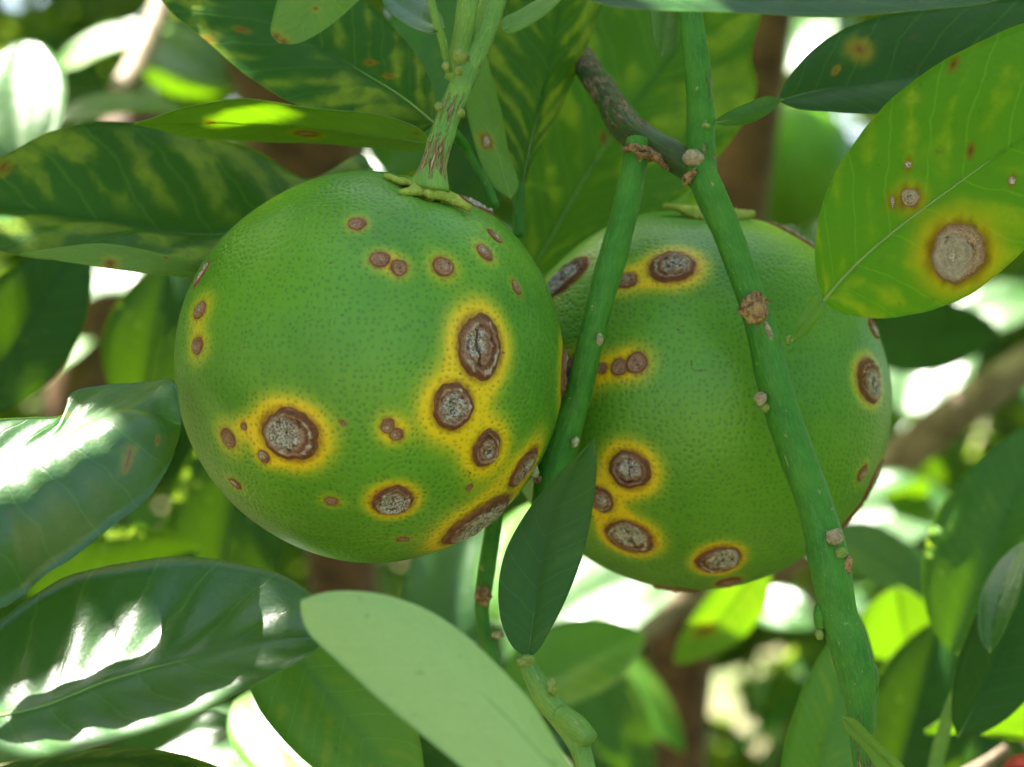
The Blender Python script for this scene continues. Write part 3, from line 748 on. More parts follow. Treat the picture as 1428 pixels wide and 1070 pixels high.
f2 = Fruit(968, 558, 49.6, 272, (985, 291), 0.16, 'right green citrus fruit with brown scabs, partly behind the left one', 4.0)
for a in [(937, 372, 34, 29, 0.72, 0.85, 0.0, 0.2, 0.75), (873, 391, 18, 14, 0.35, 0.7, 0, 0, 1.0), (788, 386, 44, 32, 0.95, 0.25, 0.9, 0.6, 0.6),
          (863, 512, 12, 13, 0.1, 0.45, 0, 0, 0.9), (888, 506, 15, 16, 0.1, 0.5, 0, 0, 0.9), (840, 514, 8, 8, 0.1, 0.4, 0, 0, 1.0), (806, 520, 28, 26, 0.4, 0.5, 0, 0.3, 0.8),
          (878, 656, 30, 29, 0.70, 1.0, 0, 0.4, 0.75), (838, 697, 20, 21, 0.6, 0.9, 0, 0, 1.0), (877, 750, 36, 34, 0.9, 0.95, 0.1, 0.4, 0.65), (1002, 782, 32, 36, 0.92, 0.9, 0, 0.2, 0.50),
          (1016, 812, 18, 22, 0.0, 0.35, 0.1, 0, 0.6), (942, 827, 30, 40, 1.0, 0.3, 0, 0.2, 0.5), (1214, 530, 38, 32, 0.75, 0.75, 0, 0.4, 0.5), (1203, 660, 14, 13, 0.4, 0.4, 0, 0, 0.6),
          (1219, 676, 50, 34, 1.0, 0.4, -0.5, 0.3, 0.5), (1107, 326, 40, 40, 0.8, 0.1, -0.6, 0.5, 0.4), (1218, 458, 26, 16, 0.8, 0.2, 0, 0, 0.5), (1187, 728, 30, 40, 0.3, 0.3, -0.6, 0, 0.6)]: f2.lesion(*a)
f2.build()
f2.calyx(1.0, [(0, 1.0, 0.3), (70, 0.7, 0.35), (140, 0.7, 0.4), (195, 1.05, 0.30), (260, 0.75, 0.3)], 0.16, 3)

f3 = Fruit(1102, 232, 132.0, 92, (1110, 150), 0.2, 'blurred dark green citrus fruit hanging behind the two in front', 8.0)
f3.build(48, 32); f3.calyx(0.9, [(0, 1, 0.35), (120, 1, 0.35), (240, 1, 0.35)], 0.1, 4)

# ------------------------------------------------------------------ branch that carries the left fruit
B1 = empty('fruiting_branch', P(700, -60, 45.5), 'pale green corky branch that carries the left fruit from above', 'branch')
tube('stem', [(712, -80, 45.6, 18, 0.15), (688, 0, 45.3, 18, 0.2), (668, 60, 45.0, 17, 0.42), (642, 120, 44.6, 16, 0.56), (618, 185, 44.2, 17, 0.70), (604, 235, 44.0, 20, 0.72), (599, 262, 44.0, 29, 0.3)], M_STEMP, B1, lump=0.08, seed=1, n=60)
tube('side_stem', [(634, 112, 44.8, 15, 0.1), (643, 60, 44.7, 14, 0.05), (652, 10, 44.6, 15, 0), (660, -50, 44.6, 15, 0)], M_STEMP, B1, seed=2)
tube('petiole', [(626, 100, 44.3, 6), (618, 60, 44.0, 6), (606, 20, 43.8, 6), (596, -20, 43.7, 5)], M_STEMP, B1, seg=10, seed=3)
for x, y, r in ((612, 149, 6), (643, 158, 6), (641, 78, 10), (640, 98, 7), (622, 92, 6)):
    knob('bud', x, y, 44.0, r, r * 1.1, r, M_BUD, B1, 0.2, seed=x)
leaf('leaf', [(606, 172, 45.8), (560, 135, 46.6), (490, 92, 47.4), (400, 35, 48.0), (300, -40, 48.2), (190, -130, 48.0)],
     [(592, 185, 45.9), (520, 167, 46.4), (430, 150, 46.6), (350, 110, 46.8), (290, 58, 47.0), (232, 6, 47.2), (190, -60, 47.5)],
     [(607, 140, 46.2), (582, 80, 47.2), (535, 25, 48.0), (470, -30, 48.6), (360, -100, 49.0), (260, -140, 48.8)], 'mottle', parent=B1,
     label='dark mottled leaf at the top, left of the corky stem', spots=[(283, 52, 9), (338, 40, 5), (520, 85, 4), (540, 102, 4)], seed=11)
leaf('leaf', [(600, 200, 45.6), (540, 192, 46.4), (430, 178, 46.6), (320, 172, 46.4), (185, 173, 46.2)],
     [(590, 184, 45.3), (540, 162, 45.5), (430, 152, 45.5), (340, 137, 45.3), (260, 150, 45.4), (215, 166, 45.8)],
     [(590, 210, 46.2), (530, 210, 47.2), (420, 202, 47.6), (340, 197, 47.6), (265, 190, 47.2), (225, 180, 46.6)], 'bright', under='bright', see='under', parent=B1,
     label='narrow bright leaf seen from below with a glowing sunlit patch', lesions=[(424, 184, 14, 5, 1.2, 0.5)], spots=[(297, 172, 7), (580, 184, 5)], seed=12, quilt=0.004, bulge=-0.05)
leaf('leaf', [(726, 268, 48.6), (742, 190, 49.0), (762, 110, 49.2), (782, 0, 49.2), (800, -120, 49.0)],
     [(715, 230, 48.7), (694, 150, 48.9), (680, 70, 49.0), (690, -20, 49.0), (730, -90, 49.0)],
     [(738, 235, 48.8), (778, 160, 49.6), (815, 70, 50.0), (842, -10, 50.2), (840, -80, 50.0)], 'mottle', parent=B1, label='dark leaf hanging point down between the two fruit stems', seed=13)
leaf('leaf', [(712, 278, 46.4), (700, 235, 46.6), (685, 170, 46.9), (672, 60, 47.2)], [(690, 262, 46.3), (662, 200, 46.5), (650, 130, 46.9)],
     [(722, 262, 46.6), (708, 210, 47.2), (692, 130, 47.6)], 'bright', see='under', parent=B1, label='small folded bright leaf behind the calyx of the left fruit', seed=14, nu=30, nv=6, lesions=[(678, 200, 6, 10, 0.8, 0.5)])
tube('petiole', [(690, 288, 46.2, 7), (676, 250, 46.4, 7), (652, 210, 46.6, 8), (628, 180, 46.0, 8)], M_STEM, B1, seg=10, seed=5)
tube('petiole', [(722, 330, 48.3, 8), (724, 280, 48.5, 8), (727, 255, 48.6, 6)], M_STEM, B1, seg=10, seed=6)
leaf('leaf', [(620, 40, 43.9), (590, 28, 44.4), (555, 5, 44.6), (520, -30, 44.6)], [(605, 46, 43.8), (575, 38, 44.0), (545, 20, 44.2)], [(615, 20, 44.4), (590, -5, 45.0), (555, -25, 45.0)], 'gloss', parent=B1,
     label='small bluish leaf at the top edge beside the stem', seed=15, nu=24, nv=6)
leaf('leaf', [(700, 42, 44.9), (720, 32, 45.0), (750, 15, 45.2), (790, -8, 45.4)], [(712, 48, 44.7), (735, 38, 44.8), (765, 16, 45.0)], [(702, 28, 45.1), (722, 16, 45.4), (755, -2, 45.7)], 'bright', see='under', parent=B1,
     label='small bright folded leaf at the top, right of the stem', seed=16, nu=24, nv=5)

# ------------------------------------------------------------------ forked branch in front of the right fruit
B2 = empty('forked_branch', P(790, 50, 47.5), 'forked branch, brown above and smooth green where it crosses the right fruit', 'branch')
tube('old_wood', [(740, -10, 52.5, 20, 1.0), (800, 68, 50.8, 18, 0.9), (848, 136, 48.0, 20, 0.85), (885, 185, 46.3, 23, 0.75), (925, 210, 45.7, 21, 0.55), (955, 228, 45.5, 21, 0.45), (978, 248, 45.3, 20, 0.3)], M_BARK, B2, lump=0.10, seed=7, n=60)
tube('twig', [(892, 198, 45.8, 19, 0.35), (884, 235, 45.6, 18, 0.1), (870, 300, 45.3, 19, 0.05), (849, 375, 45.1, 20, 0.05), (830, 450, 45.0, 18, 0.05), (806, 550, 45.1, 20, 0.05), (782, 625, 45.2, 24, 0.1), (768, 680, 45.2, 24, 0.1), (757, 720, 45.2, 18, 0.1)], M_STEM, B2, lump=0.05, seed=8, n=70)
tube('main_stem', [(972, 232, 45.3, 20, 0.3), (986, 262, 45.2, 22, 0.2), (1012, 320, 45.1, 21, 0.1), (1040, 395, 45.0, 20, 0.15), (1064, 465, 44.9, 22, 0.2), (1080, 535, 44.8, 24, 0.15), (1108, 625, 44.6, 25, 0.05),
                   (1138, 710, 44.5, 25, 0.05), (1157, 790, 44.3, 29, 0.1), (1170, 860, 44.2, 26, 0.15), (1194, 935, 44.1, 27, 0.2), (1200, 985, 44.0, 20, 0.35), (1203, 1040, 43.9, 16, 0.6), (1212, 1120, 43.8, 15, 0.6)], M_STEM, B2, lump=0.05, seed=9, n=110)
tube('upright_twig', [(960, -60, 45.9, 15, 0.2), (962, 0, 45.8, 16, 0.3), (968, 60, 45.7, 18, 0.5), (976, 130, 45.6, 19, 0.55), (978, 190, 45.5, 20, 0.55), (980, 240, 45.4, 21, 0.45)], M_STEM, B2, lump=0.06, seed=10, n=50)
knob('bark_flake', 890, 214, 45.55, 22, 9, 20, M_SCAB, B2, 0.6, -0.3, 1)
knob('bark_flake', 918, 222, 45.45, 20, 6, 12, M_SCAB, B2, 0.5, -0.75, 2)
knob('bark_flake', 962, 246, 45.0, 14, 6, 8, M_SCAB, B2, 0.5, 0.8, 3)
knob('cut_stub', 967, 221, 45.1, 15, 13, 10, M_SCAR, B2, 0.12, 0.0, 4)
knob('bark_scab', 1051, 430, 44.62, 21, 20, 9, M_SCAB, B2, 0.45, 0.2, 5, 14)
knob('bark_scab', 1072, 462, 44.62, 4, 15, 4, M_SCAR, B2, 0.3, 0.35, 6)
knob('leaf_scar', 1061, 556, 44.55, 9, 10, 10, M_SCAR, B2, 0.25, 0, 7)
knob('bud', 1067, 569, 44.6, 7, 7, 8, M_BUD, B2, 0.2, 0, 8)
knob('leaf_scar', 1165, 749, 43.95, 12, 12, 8, M_SCAR, B2, 0.22, 0, 9)
knob('bud', 1172, 771, 44.0, 9, 8, 8, M_BUD, B2, 0.2, 0, 10)
knob('dry_bud', 1181, 790, 44.1, 8, 15, 9, M_SCAB, B2, 0.25, -0.2, 11)
knob('bud', 1143, 885, 44.1, 6, 8, 8, M_BUD, B2, 0.2, 0, 12)
knob('node', 1216, 945, 44.1, 10, 22, 14, M_STEM, B2, 0.15, 0.1, 13)
knob('node', 1143, 862, 44.15, 9, 20, 12, M_STEM, B2, 0.15, 0.1, 14)
knob('dry_bud', 744, 655, 44.6, 7, 12, 7, M_PALEBUD, B2, 0.2, 0.35, 15)
knob('dry_bud', 749, 669, 44.65, 6, 6, 6, M_SCAB, B2, 0.3, 0, 16)
knob('bud', 836, 474, 44.65, 5, 8, 5, M_PALEBUD, B2, 0.3, 0, 17)
knob('bud', 802, 617, 44.75, 5, 8, 5, M_PALEBUD, B2, 0.3, -0.4, 18)
knob('bud', 1100, 474, 44.7, 6, 6, 6, M_BUD, B2, 0.3, 0, 19)
knob('bud', 984, 176, 45.1, 6, 4, 5, M_BUD, B2, 0.2, 0, 20)
# big leaf on the right, with its winged stalk
LR = leaf('leaf', [(1148, 420, 44.4), (1185, 378, 44.2), (1232, 335, 44.0), (1320, 268, 43.6), (1420, 198, 43.2), (1520, 140, 42.8), (1640, 90, 42.6)],
     [(1138, 380, 44.4), (1138, 330, 44.3), (1152, 268, 44.3), (1190, 202, 44.3), (1242, 140, 44.2), (1305, 92, 44.1), (1368, 58, 44.0), (1440, 28, 43.8), (1520, 10, 43.4), (1600, 30, 43.0)],
     [(1165, 433, 44.4), (1220, 444, 44.3), (1288, 436, 44.0), (1350, 412, 43.7), (1402, 374, 43.4), (1460, 320, 43.0), (1540, 240, 42.8), (1600, 170, 42.7)], 'lime', parent=B2,
     label='large bright green leaf on the right with a round grey-brown lesion', nu=56, nv=12, seed=21, wave=0.02, quilt=0.004,
     lesions=[(1335, 352, 38, 42, 0.95, 0.12), (1270, 281, 14, 13, 1.3, 0.2), (1266, 236, 6, 5, 0.5, 0.9), (1408, 251, 6, 6, 0.6, 0.8), (1248, 277, 3, 9, 0.5, 0.7)], spots=[(1330, 86, 2.5), (1355, 205, 2.5)])
leaf('leaf_stalk', [(1104, 476, 44.6), (1122, 450, 44.5), (1148, 419, 44.4)], [(1110, 455, 44.5), (1125, 425, 44.5), (1138, 408, 44.4)], [(1118, 472, 44.6), (1138, 455, 44.5), (1152, 430, 44.4)], 'bright', parent=B2, seed=22, nu=18, nv=5, rib=0.06)
leaf('leaf', [(1086, 141, 45.8), (1130, 129, 46.0), (1200, 118, 46.2), (1300, 103, 46.4), (1420, 80, 46.5), (1540, 60, 46.5)],
     [(1092, 122, 45.9), (1118, 85, 46.2), (1160, 50, 46.6), (1225, 24, 47.0), (1320, 8, 47.2), (1430, 2, 47.2), (1500, 20, 47.0)],
     [(1105, 150, 45.7), (1160, 156, 45.6), (1230, 158, 45.6), (1320, 152, 45.6), (1430, 130, 45.8), (1500, 95, 46.0)], 'dark', parent=B2,
     label='dark leaf at the top right with one orange-brown spot', spots=[(1203, 72, 13), (1163, 104, 3)], seed=23, quilt=0.004)
leaf('leaf_stalk', [(992, 172, 45.5), (1030, 165, 45.5), (1062, 152, 45.6), (1090, 140, 45.8)], [(1012, 158, 45.5), (1040, 145, 45.6), (1072, 134, 45.7)], [(1015, 176, 45.5), (1050, 170, 45.6), (1080, 152, 45.7)], 'mid', parent=B2, seed=24, nu=20, nv=5, rib=0.05)
leaf('leaf', [(922, 78, 45.9), (926, 50, 46.0), (928, 10, 46.1), (925, -60, 46.2)], [(914, 70, 45.8), (906, 30, 45.9), (905, -20, 46.1)], [(938, 72, 46.0), (946, 35, 46.1), (948, -20, 46.2)], 'mid', see='under', parent=B2, seed=25, nu=20, nv=5,
     label='short narrow leaf base beside the upright twig')

# ------------------------------------------------------------------ young shoot with the small dark leaf
B3 = empty('young_shoot', P(822, 1110, 41.0), 'pale green young shoot with one small dark leaf, bottom centre', 'shoot')
tube('stem', [(732, 918, 42.7, 11, 0.0), (745, 945, 42.5, 14, 0.1), (765, 978, 42.3, 17, 0.1), (790, 1008, 42.0, 18, 0.15), (808, 1040, 41.7, 15, 0.2), (818, 1075, 41.4, 13, 0.2), (826, 1130, 41.0, 13, 0.2)], M_STEMP, B3, seed=31, n=46)
tube('stub', [(782, 996, 42.0, 16, 0.2), (805, 1015, 41.7, 17, 0.2), (822, 1033, 41.5, 14, 0.1)], M_STEMP, B3, seed=32)
knob('bud', 770, 958, 42.1, 7, 12, 7, M_BUD, B3, 0.2, 0.2, 33)
knob('bud', 733, 922, 42.5, 14, 9, 9, M_BUD, B3, 0.3, 0.2, 34)
leaf('leaf', [(736, 918, 42.6), (744, 860, 42.9), (752, 790, 43.2), (768, 715, 43.3), (800, 655, 43.2), (829, 612, 43.0)],
     [(720, 908, 42.6), (703, 880, 42.8), (695, 830, 43.0), (703, 775, 43.2), (735, 714, 43.4), (772, 668, 43.3), (806, 634, 43.1)],
     [(748, 910, 42.6), (768, 878, 42.7), (793, 828, 42.9), (815, 765, 43.1), (828, 700, 43.1), (832, 650, 43.0)], 'deep', parent=B3, label='small dark green leaf pointing up between the two fruits', seed=35, wave=0.02, quilt=0.006, bulge=0.09)

B4 = empty('thin_twig', P(690, 715, 48.2), 'thin green twig with a brown node, below the left fruit', 'twig')
tube('stem', [(695, 690, 48.2, 12, 0.1), (684, 760, 48.0, 12, 0.1), (676, 815, 47.9, 12, 0.3), (672, 850, 47.8, 10, 0.1), (680, 895, 47.7, 10, 0.1), (700, 960, 47.6, 10, 0.1)], M_STEM, B4, seed=41)
knob('node', 674, 832, 47.7, 12, 14, 11, M_SCAB, B4, 0.25, 0, 42)
knob('bud', 695, 886, 47.5, 9, 6, 6, M_PALEBUD, B4, 0.2, 0, 43)

# ------------------------------------------------------------------ foreground leaves that come in from outside the frame
leaf('citrus_leaf', [(520, 235, 49.2), (430, 300, 49.0), (290, 328, 48.2), (150, 308, 47.6), (0, 288, 47.0), (-90, 270, 46.6), (-160, 250, 46.2)],
     [(500, 215, 50.0), (430, 248, 50.2), (350, 205, 50.0), (280, 184, 49.7), (200, 172, 49.2), (130, 174, 48.6), (60, 190, 48.0), (0, 220, 47.4), (-80, 240, 46.8)],
     [(480, 300, 48.6), (400, 372, 47.0), (290, 388, 46.0), (215, 380, 45.6), (130, 362, 45.4), (60, 360, 45.2), (10, 352, 45.0), (-70, 330, 45.2), (-130, 280, 45.8)], 'mottle', label='large mottled yellow-green leaf behind the left fruit', seed=51, nu=64, nv=12, wave=0.03,
     spots=[(4, 232, 9)])
leaf('citrus_leaf', [(300, 388, 46.2), (230, 372, 45.3), (150, 356, 45.0), (80, 352, 44.8), (25, 355, 44.8)],
     [(285, 372, 46.0), (215, 352, 45.5), (150, 340, 45.2), (80, 346, 44.9)], [(280, 388, 45.8), (215, 383, 45.2), (140, 373, 44.9), (70, 362, 44.7)], 'bright', under='mottle', see='under',
     label='narrow curled yellow-green leaf edge below the mottled leaf, left', seed=52, spots=[(155, 369, 8), (232, 360, 3)], quilt=0.003, rib=0)
leaf('citrus_leaf', [(470, -60, 45.0), (455, -25, 44.8), (432, 15, 44.6), (402, 62, 44.5)],
     [(420, -60, 44.8), (395, -20, 44.6), (380, 25, 44.5), (378, 48, 44.5), (388, 60, 44.5)], [(540, -50, 45.2), (515, -15, 45.0), (480, 20, 44.8), (440, 50, 44.6), (415, 61, 44.5)], 'bright', under='bright', see='under',
     label='pale leaf tip with a brown torn edge hanging at the top', seed=53, spots=[(383, 50, 6), (395, 60, 6), (440, 10, 4), (445, -8, 5)], nu=34, nv=8)
leaf('citrus_leaf', [(-110, 700, 40.2), (-50, 672, 40.8), (20, 640, 40.9), (95, 606, 41.2), (180, 572, 41.7), (252, 592, 42.2)],
     [(-90, 640, 41.2), (-30, 590, 41.6), (40, 581, 41.8), (85, 578, 42.0), (100, 548, 42.7), (150, 536, 42.9), (205, 531, 43.0), (240, 528, 42.8), (250, 560, 42.5)],
     [(-80, 830, 39.6), (0, 850, 40.0), (32, 828, 40.3), (62, 800, 40.2), (102, 774, 40.3), (152, 735, 40.5), (205, 694, 40.9), (236, 648, 41.4), (249, 612, 41.9)], 'gloss', label='glossy leaf with a torn top edge and a big sun patch, left of the fruits', seed=54, nu=60, nv=14, wave=0.03, bulge=(-0.05, 0.26),
     spots=[(180, 638, 7), (172, 645, 6), (91, 577, 4), (215, 612, 4)])
leaf('citrus_leaf', [(-90, 1010, 38.6), (-20, 1002, 39.0), (60, 985, 39.4), (150, 950, 39.8), (280, 915, 40.1), (370, 894, 40.3), (450, 888, 40.5)],
     [(-60, 930, 40.2), (0, 868, 41.2), (50, 830, 41.6), (100, 802, 41.8), (180, 785, 41.9), (260, 780, 41.9), (330, 786, 41.7), (395, 802, 41.4), (442, 835, 41.0), (470, 868, 40.7)],
     [(-60, 1070, 37.2), (0, 1060, 37.5), (70, 1050, 37.8), (150, 1034, 38.0), (250, 1004, 38.4), (350, 958, 38.9), (420, 922, 39.6), (448, 898, 40.2)], 'gloss', label='broad glossy leaf with sun patches in the lower left', seed=55, nu=60, nv=12, wave=0.03, bulge=-0.10)
leaf('citrus_leaf', [(900, 1190, 34.0), (780, 1080, 34.4), (690, 985, 35.0), (600, 910, 35.6), (510, 862, 36.2), (419, 838, 36.6)],
     [(830, 1190, 33.6), (720, 1130, 33.9), (640, 1068, 34.4), (575, 1015, 34.8), (520, 968, 35.2), (468, 920, 35.8), (430, 882, 36.2), (420, 855, 36.5)],
     [(890, 1150, 34.6), (800, 1072, 35.0), (772, 1030, 35.2), (738, 978, 35.5), (690, 925, 35.9), (640, 880, 36.3), (580, 845, 36.6), (515, 826, 36.8), (450, 827, 36.8)], 'mid', under='sage', see='under', label='blurred pale sage leaf underside in the foreground, bottom centre', seed=56, wave=0.02, quilt=0.002, rib=0.03)
leaf('citrus_leaf', [(700, -90, 39.0), (830, -22, 39.4), (1000, -8, 39.8), (1150, -6, 40.0), (1300, -14, 40.2), (1480, -40, 40.4)],
     [(760, -80, 39.6), (880, -75, 40.2), (1050, -75, 40.5), (1250, -80, 40.7), (1400, -80, 40.7)],
     [(760, -30, 38.6), (835, 2, 38.6), (900, 12, 38.6), (1000, 20, 38.8), (1150, 22, 39.0), (1270, 14, 39.2), (1380, 2, 39.6)], 'dark', label='dark leaf edge with a white sun patch along the top frame', seed=57)
leaf('citrus_leaf', [(720, 420, 52.5), (770, 330, 53.0), (840, 210, 53.6), (920, 100, 54.0), (1000, -10, 54.2), (1060, -110, 54.0)],
     [(715, 370, 52.8), (728, 280, 53.4), (762, 170, 54.0), (800, 70, 54.4), (850, -20, 54.6), (950, -110, 54.4)],
     [(770, 390, 52.2), (860, 320, 52.4), (950, 275, 52.6), (1010, 210, 53.0), (1045, 160, 53.2), (1056, 120, 53.4), (1048, 80, 53.4), (1062, 20, 53.6), (1085, -50, 53.8)], 'glow', under='mottle', label='broad yellow-mottled leaf behind the forked branch', seed=58, nu=54, nv=12, wave=0.05,
     spots=[(840, 192, 5)])
leaf('citrus_leaf', [(-60, 1110, 40.2), (60, 1072, 40.5), (180, 1060, 40.8), (330, 1085, 41.2)], [(-20, 1075, 40.8), (60, 1052, 41.0), (150, 1043, 41.2), (240, 1050, 41.4), (300, 1068, 41.4)], [(0, 1130, 39.5), (150, 1130, 39.8), (280, 1115, 40.4)], 'mottle', label='yellow-edged leaf at the very bottom left', seed=59, nu=30, nv=7)
leaf('citrus_leaf', [(1175, 1000, 42.9), (1200, 1025, 42.6), (1240, 1065, 42.2), (1300, 1130, 42.0)], [(1178, 1015, 42.8), (1205, 1045, 42.6), (1250, 1110, 42.2)], [(1190, 1002, 42.7), (1222, 1032, 42.3), (1262, 1070, 42.0)], 'bright', see='under', label='pale green winged leaf stalk at the lower end of the green branch', seed=60, nu=24, nv=5, bulge=0.2)

# ------------------------------------------------------------------ blurred background: limbs, single leaves, shoots
def deep(D): return D if D < 56 else 56 + (D - 56) * 2.0
def limb(name, pts, mat, label, cat='trunk', seed=0):
    pts = [(p[0], p[1], deep(p[2]), p[3], p[4]) for p in pts]
    if cat == 'tree':
        r = empty(name, P(*pts[-1][:3]), label, cat); tube('trunk', pts, mat, r, seg=20, lump=0.12, seed=seed); return r
    o = tube(name, pts, mat, None, seg=20, lump=0.12, seed=seed); return tag(o, label, cat)
limb('citrus_tree', [(380, -120, 92, 95, 0), (412, 80, 94, 90, 0), (438, 300, 96, 75, 0), (455, 560, 98, 54, 0), (478, 820, 100, 48, 0), (490, 1200, 100, 50, 0), (480, 3000, 105, 60, 0), (470, 4700, 110, 80, 0)], M_TRUNK, 'brown tree trunk standing behind the left fruit', 'tree', seed=61)
limb('citrus_tree', [(1085, -150, 88, 40, 0), (1058, 60, 89, 44, 0), (1030, 260, 90, 44, 0), (1000, 520, 92, 44, 0), (950, 880, 95, 46, 0), (935, 1080, 96, 48, 0), (920, 3000, 100, 50, 0), (910, 4700, 105, 60, 0)], M_TRUNK, 'dark brown tree trunk behind the right fruit', 'tree', seed=62)
limb('citrus_tree', [(190, 150, 100, 40, 0), (165, 300, 100, 50, 0), (140, 460, 100, 58, 0), (110, 640, 100, 62, 0), (90, 900, 100, 64, 0), (60, 3000, 105, 70, 0), (40, 4700, 110, 80, 0)], M_TRUNK, 'dark tree trunk in the shade behind the left leaves', 'tree', seed=68)
limb('tree_limb', [(1520, 455, 88, 24, 0), (1428, 512, 86, 26, 0), (1330, 578, 85, 28, 0), (1245, 650, 86, 30, 0), (1120, 760, 90, 30, 0), (1000, 840, 93, 34, 0)], M_LIMB, 'grey-brown slanting limb right of the right fruit', 'limb', 63)
limb('tree_limb', [(740, 975, 84, 20, 0), (820, 920, 86, 22, 0), (900, 868, 88, 24, 0), (980, 836, 92, 24, 0), (1090, 838, 92, 22, 0), (1180, 870, 92, 18, 0)], M_LIMB, 'brown limb below the right fruit', 'limb', 64)
limb('tree_limb', [(160, 140, 80, 16, 0), (195, 80, 82, 16, 0), (220, 20, 84, 15, 0), (250, -60, 86, 14, 0)], M_LIMB, 'short brown limb in the upper left background', 'limb', 65)
limb('thin_twig', [(1440, 765, 54, 9, 0), (1400, 850, 54, 9, 0), (1360, 920, 54, 10, 0), (1322, 1000, 54, 10, 0), (1300, 1090, 54, 10, 0)], M_STEMP, 'blurred green twig slanting down the lower right corner', 'twig', 69)
limb('stick', [(1340, 1085, 60, 10, 0), (1385, 1060, 60, 10, 0), (1405, 1045, 60, 9, 0)], M_LIMB, 'pale cut stick at the bottom right corner', 'stick', 66)
R0 = knob('red_fruit', 1428, 1085, 58, 32, 34, 32, M_RED, None, 0.05, 0, 67, 14); tag(R0, 'small red fruit cut by the bottom right corner', 'fruit')

HAL = (-0.30, -0.58, 0.75)      # leaf that mirrors the sun towards the camera
UPL = (0.0, -0.75, 0.6)
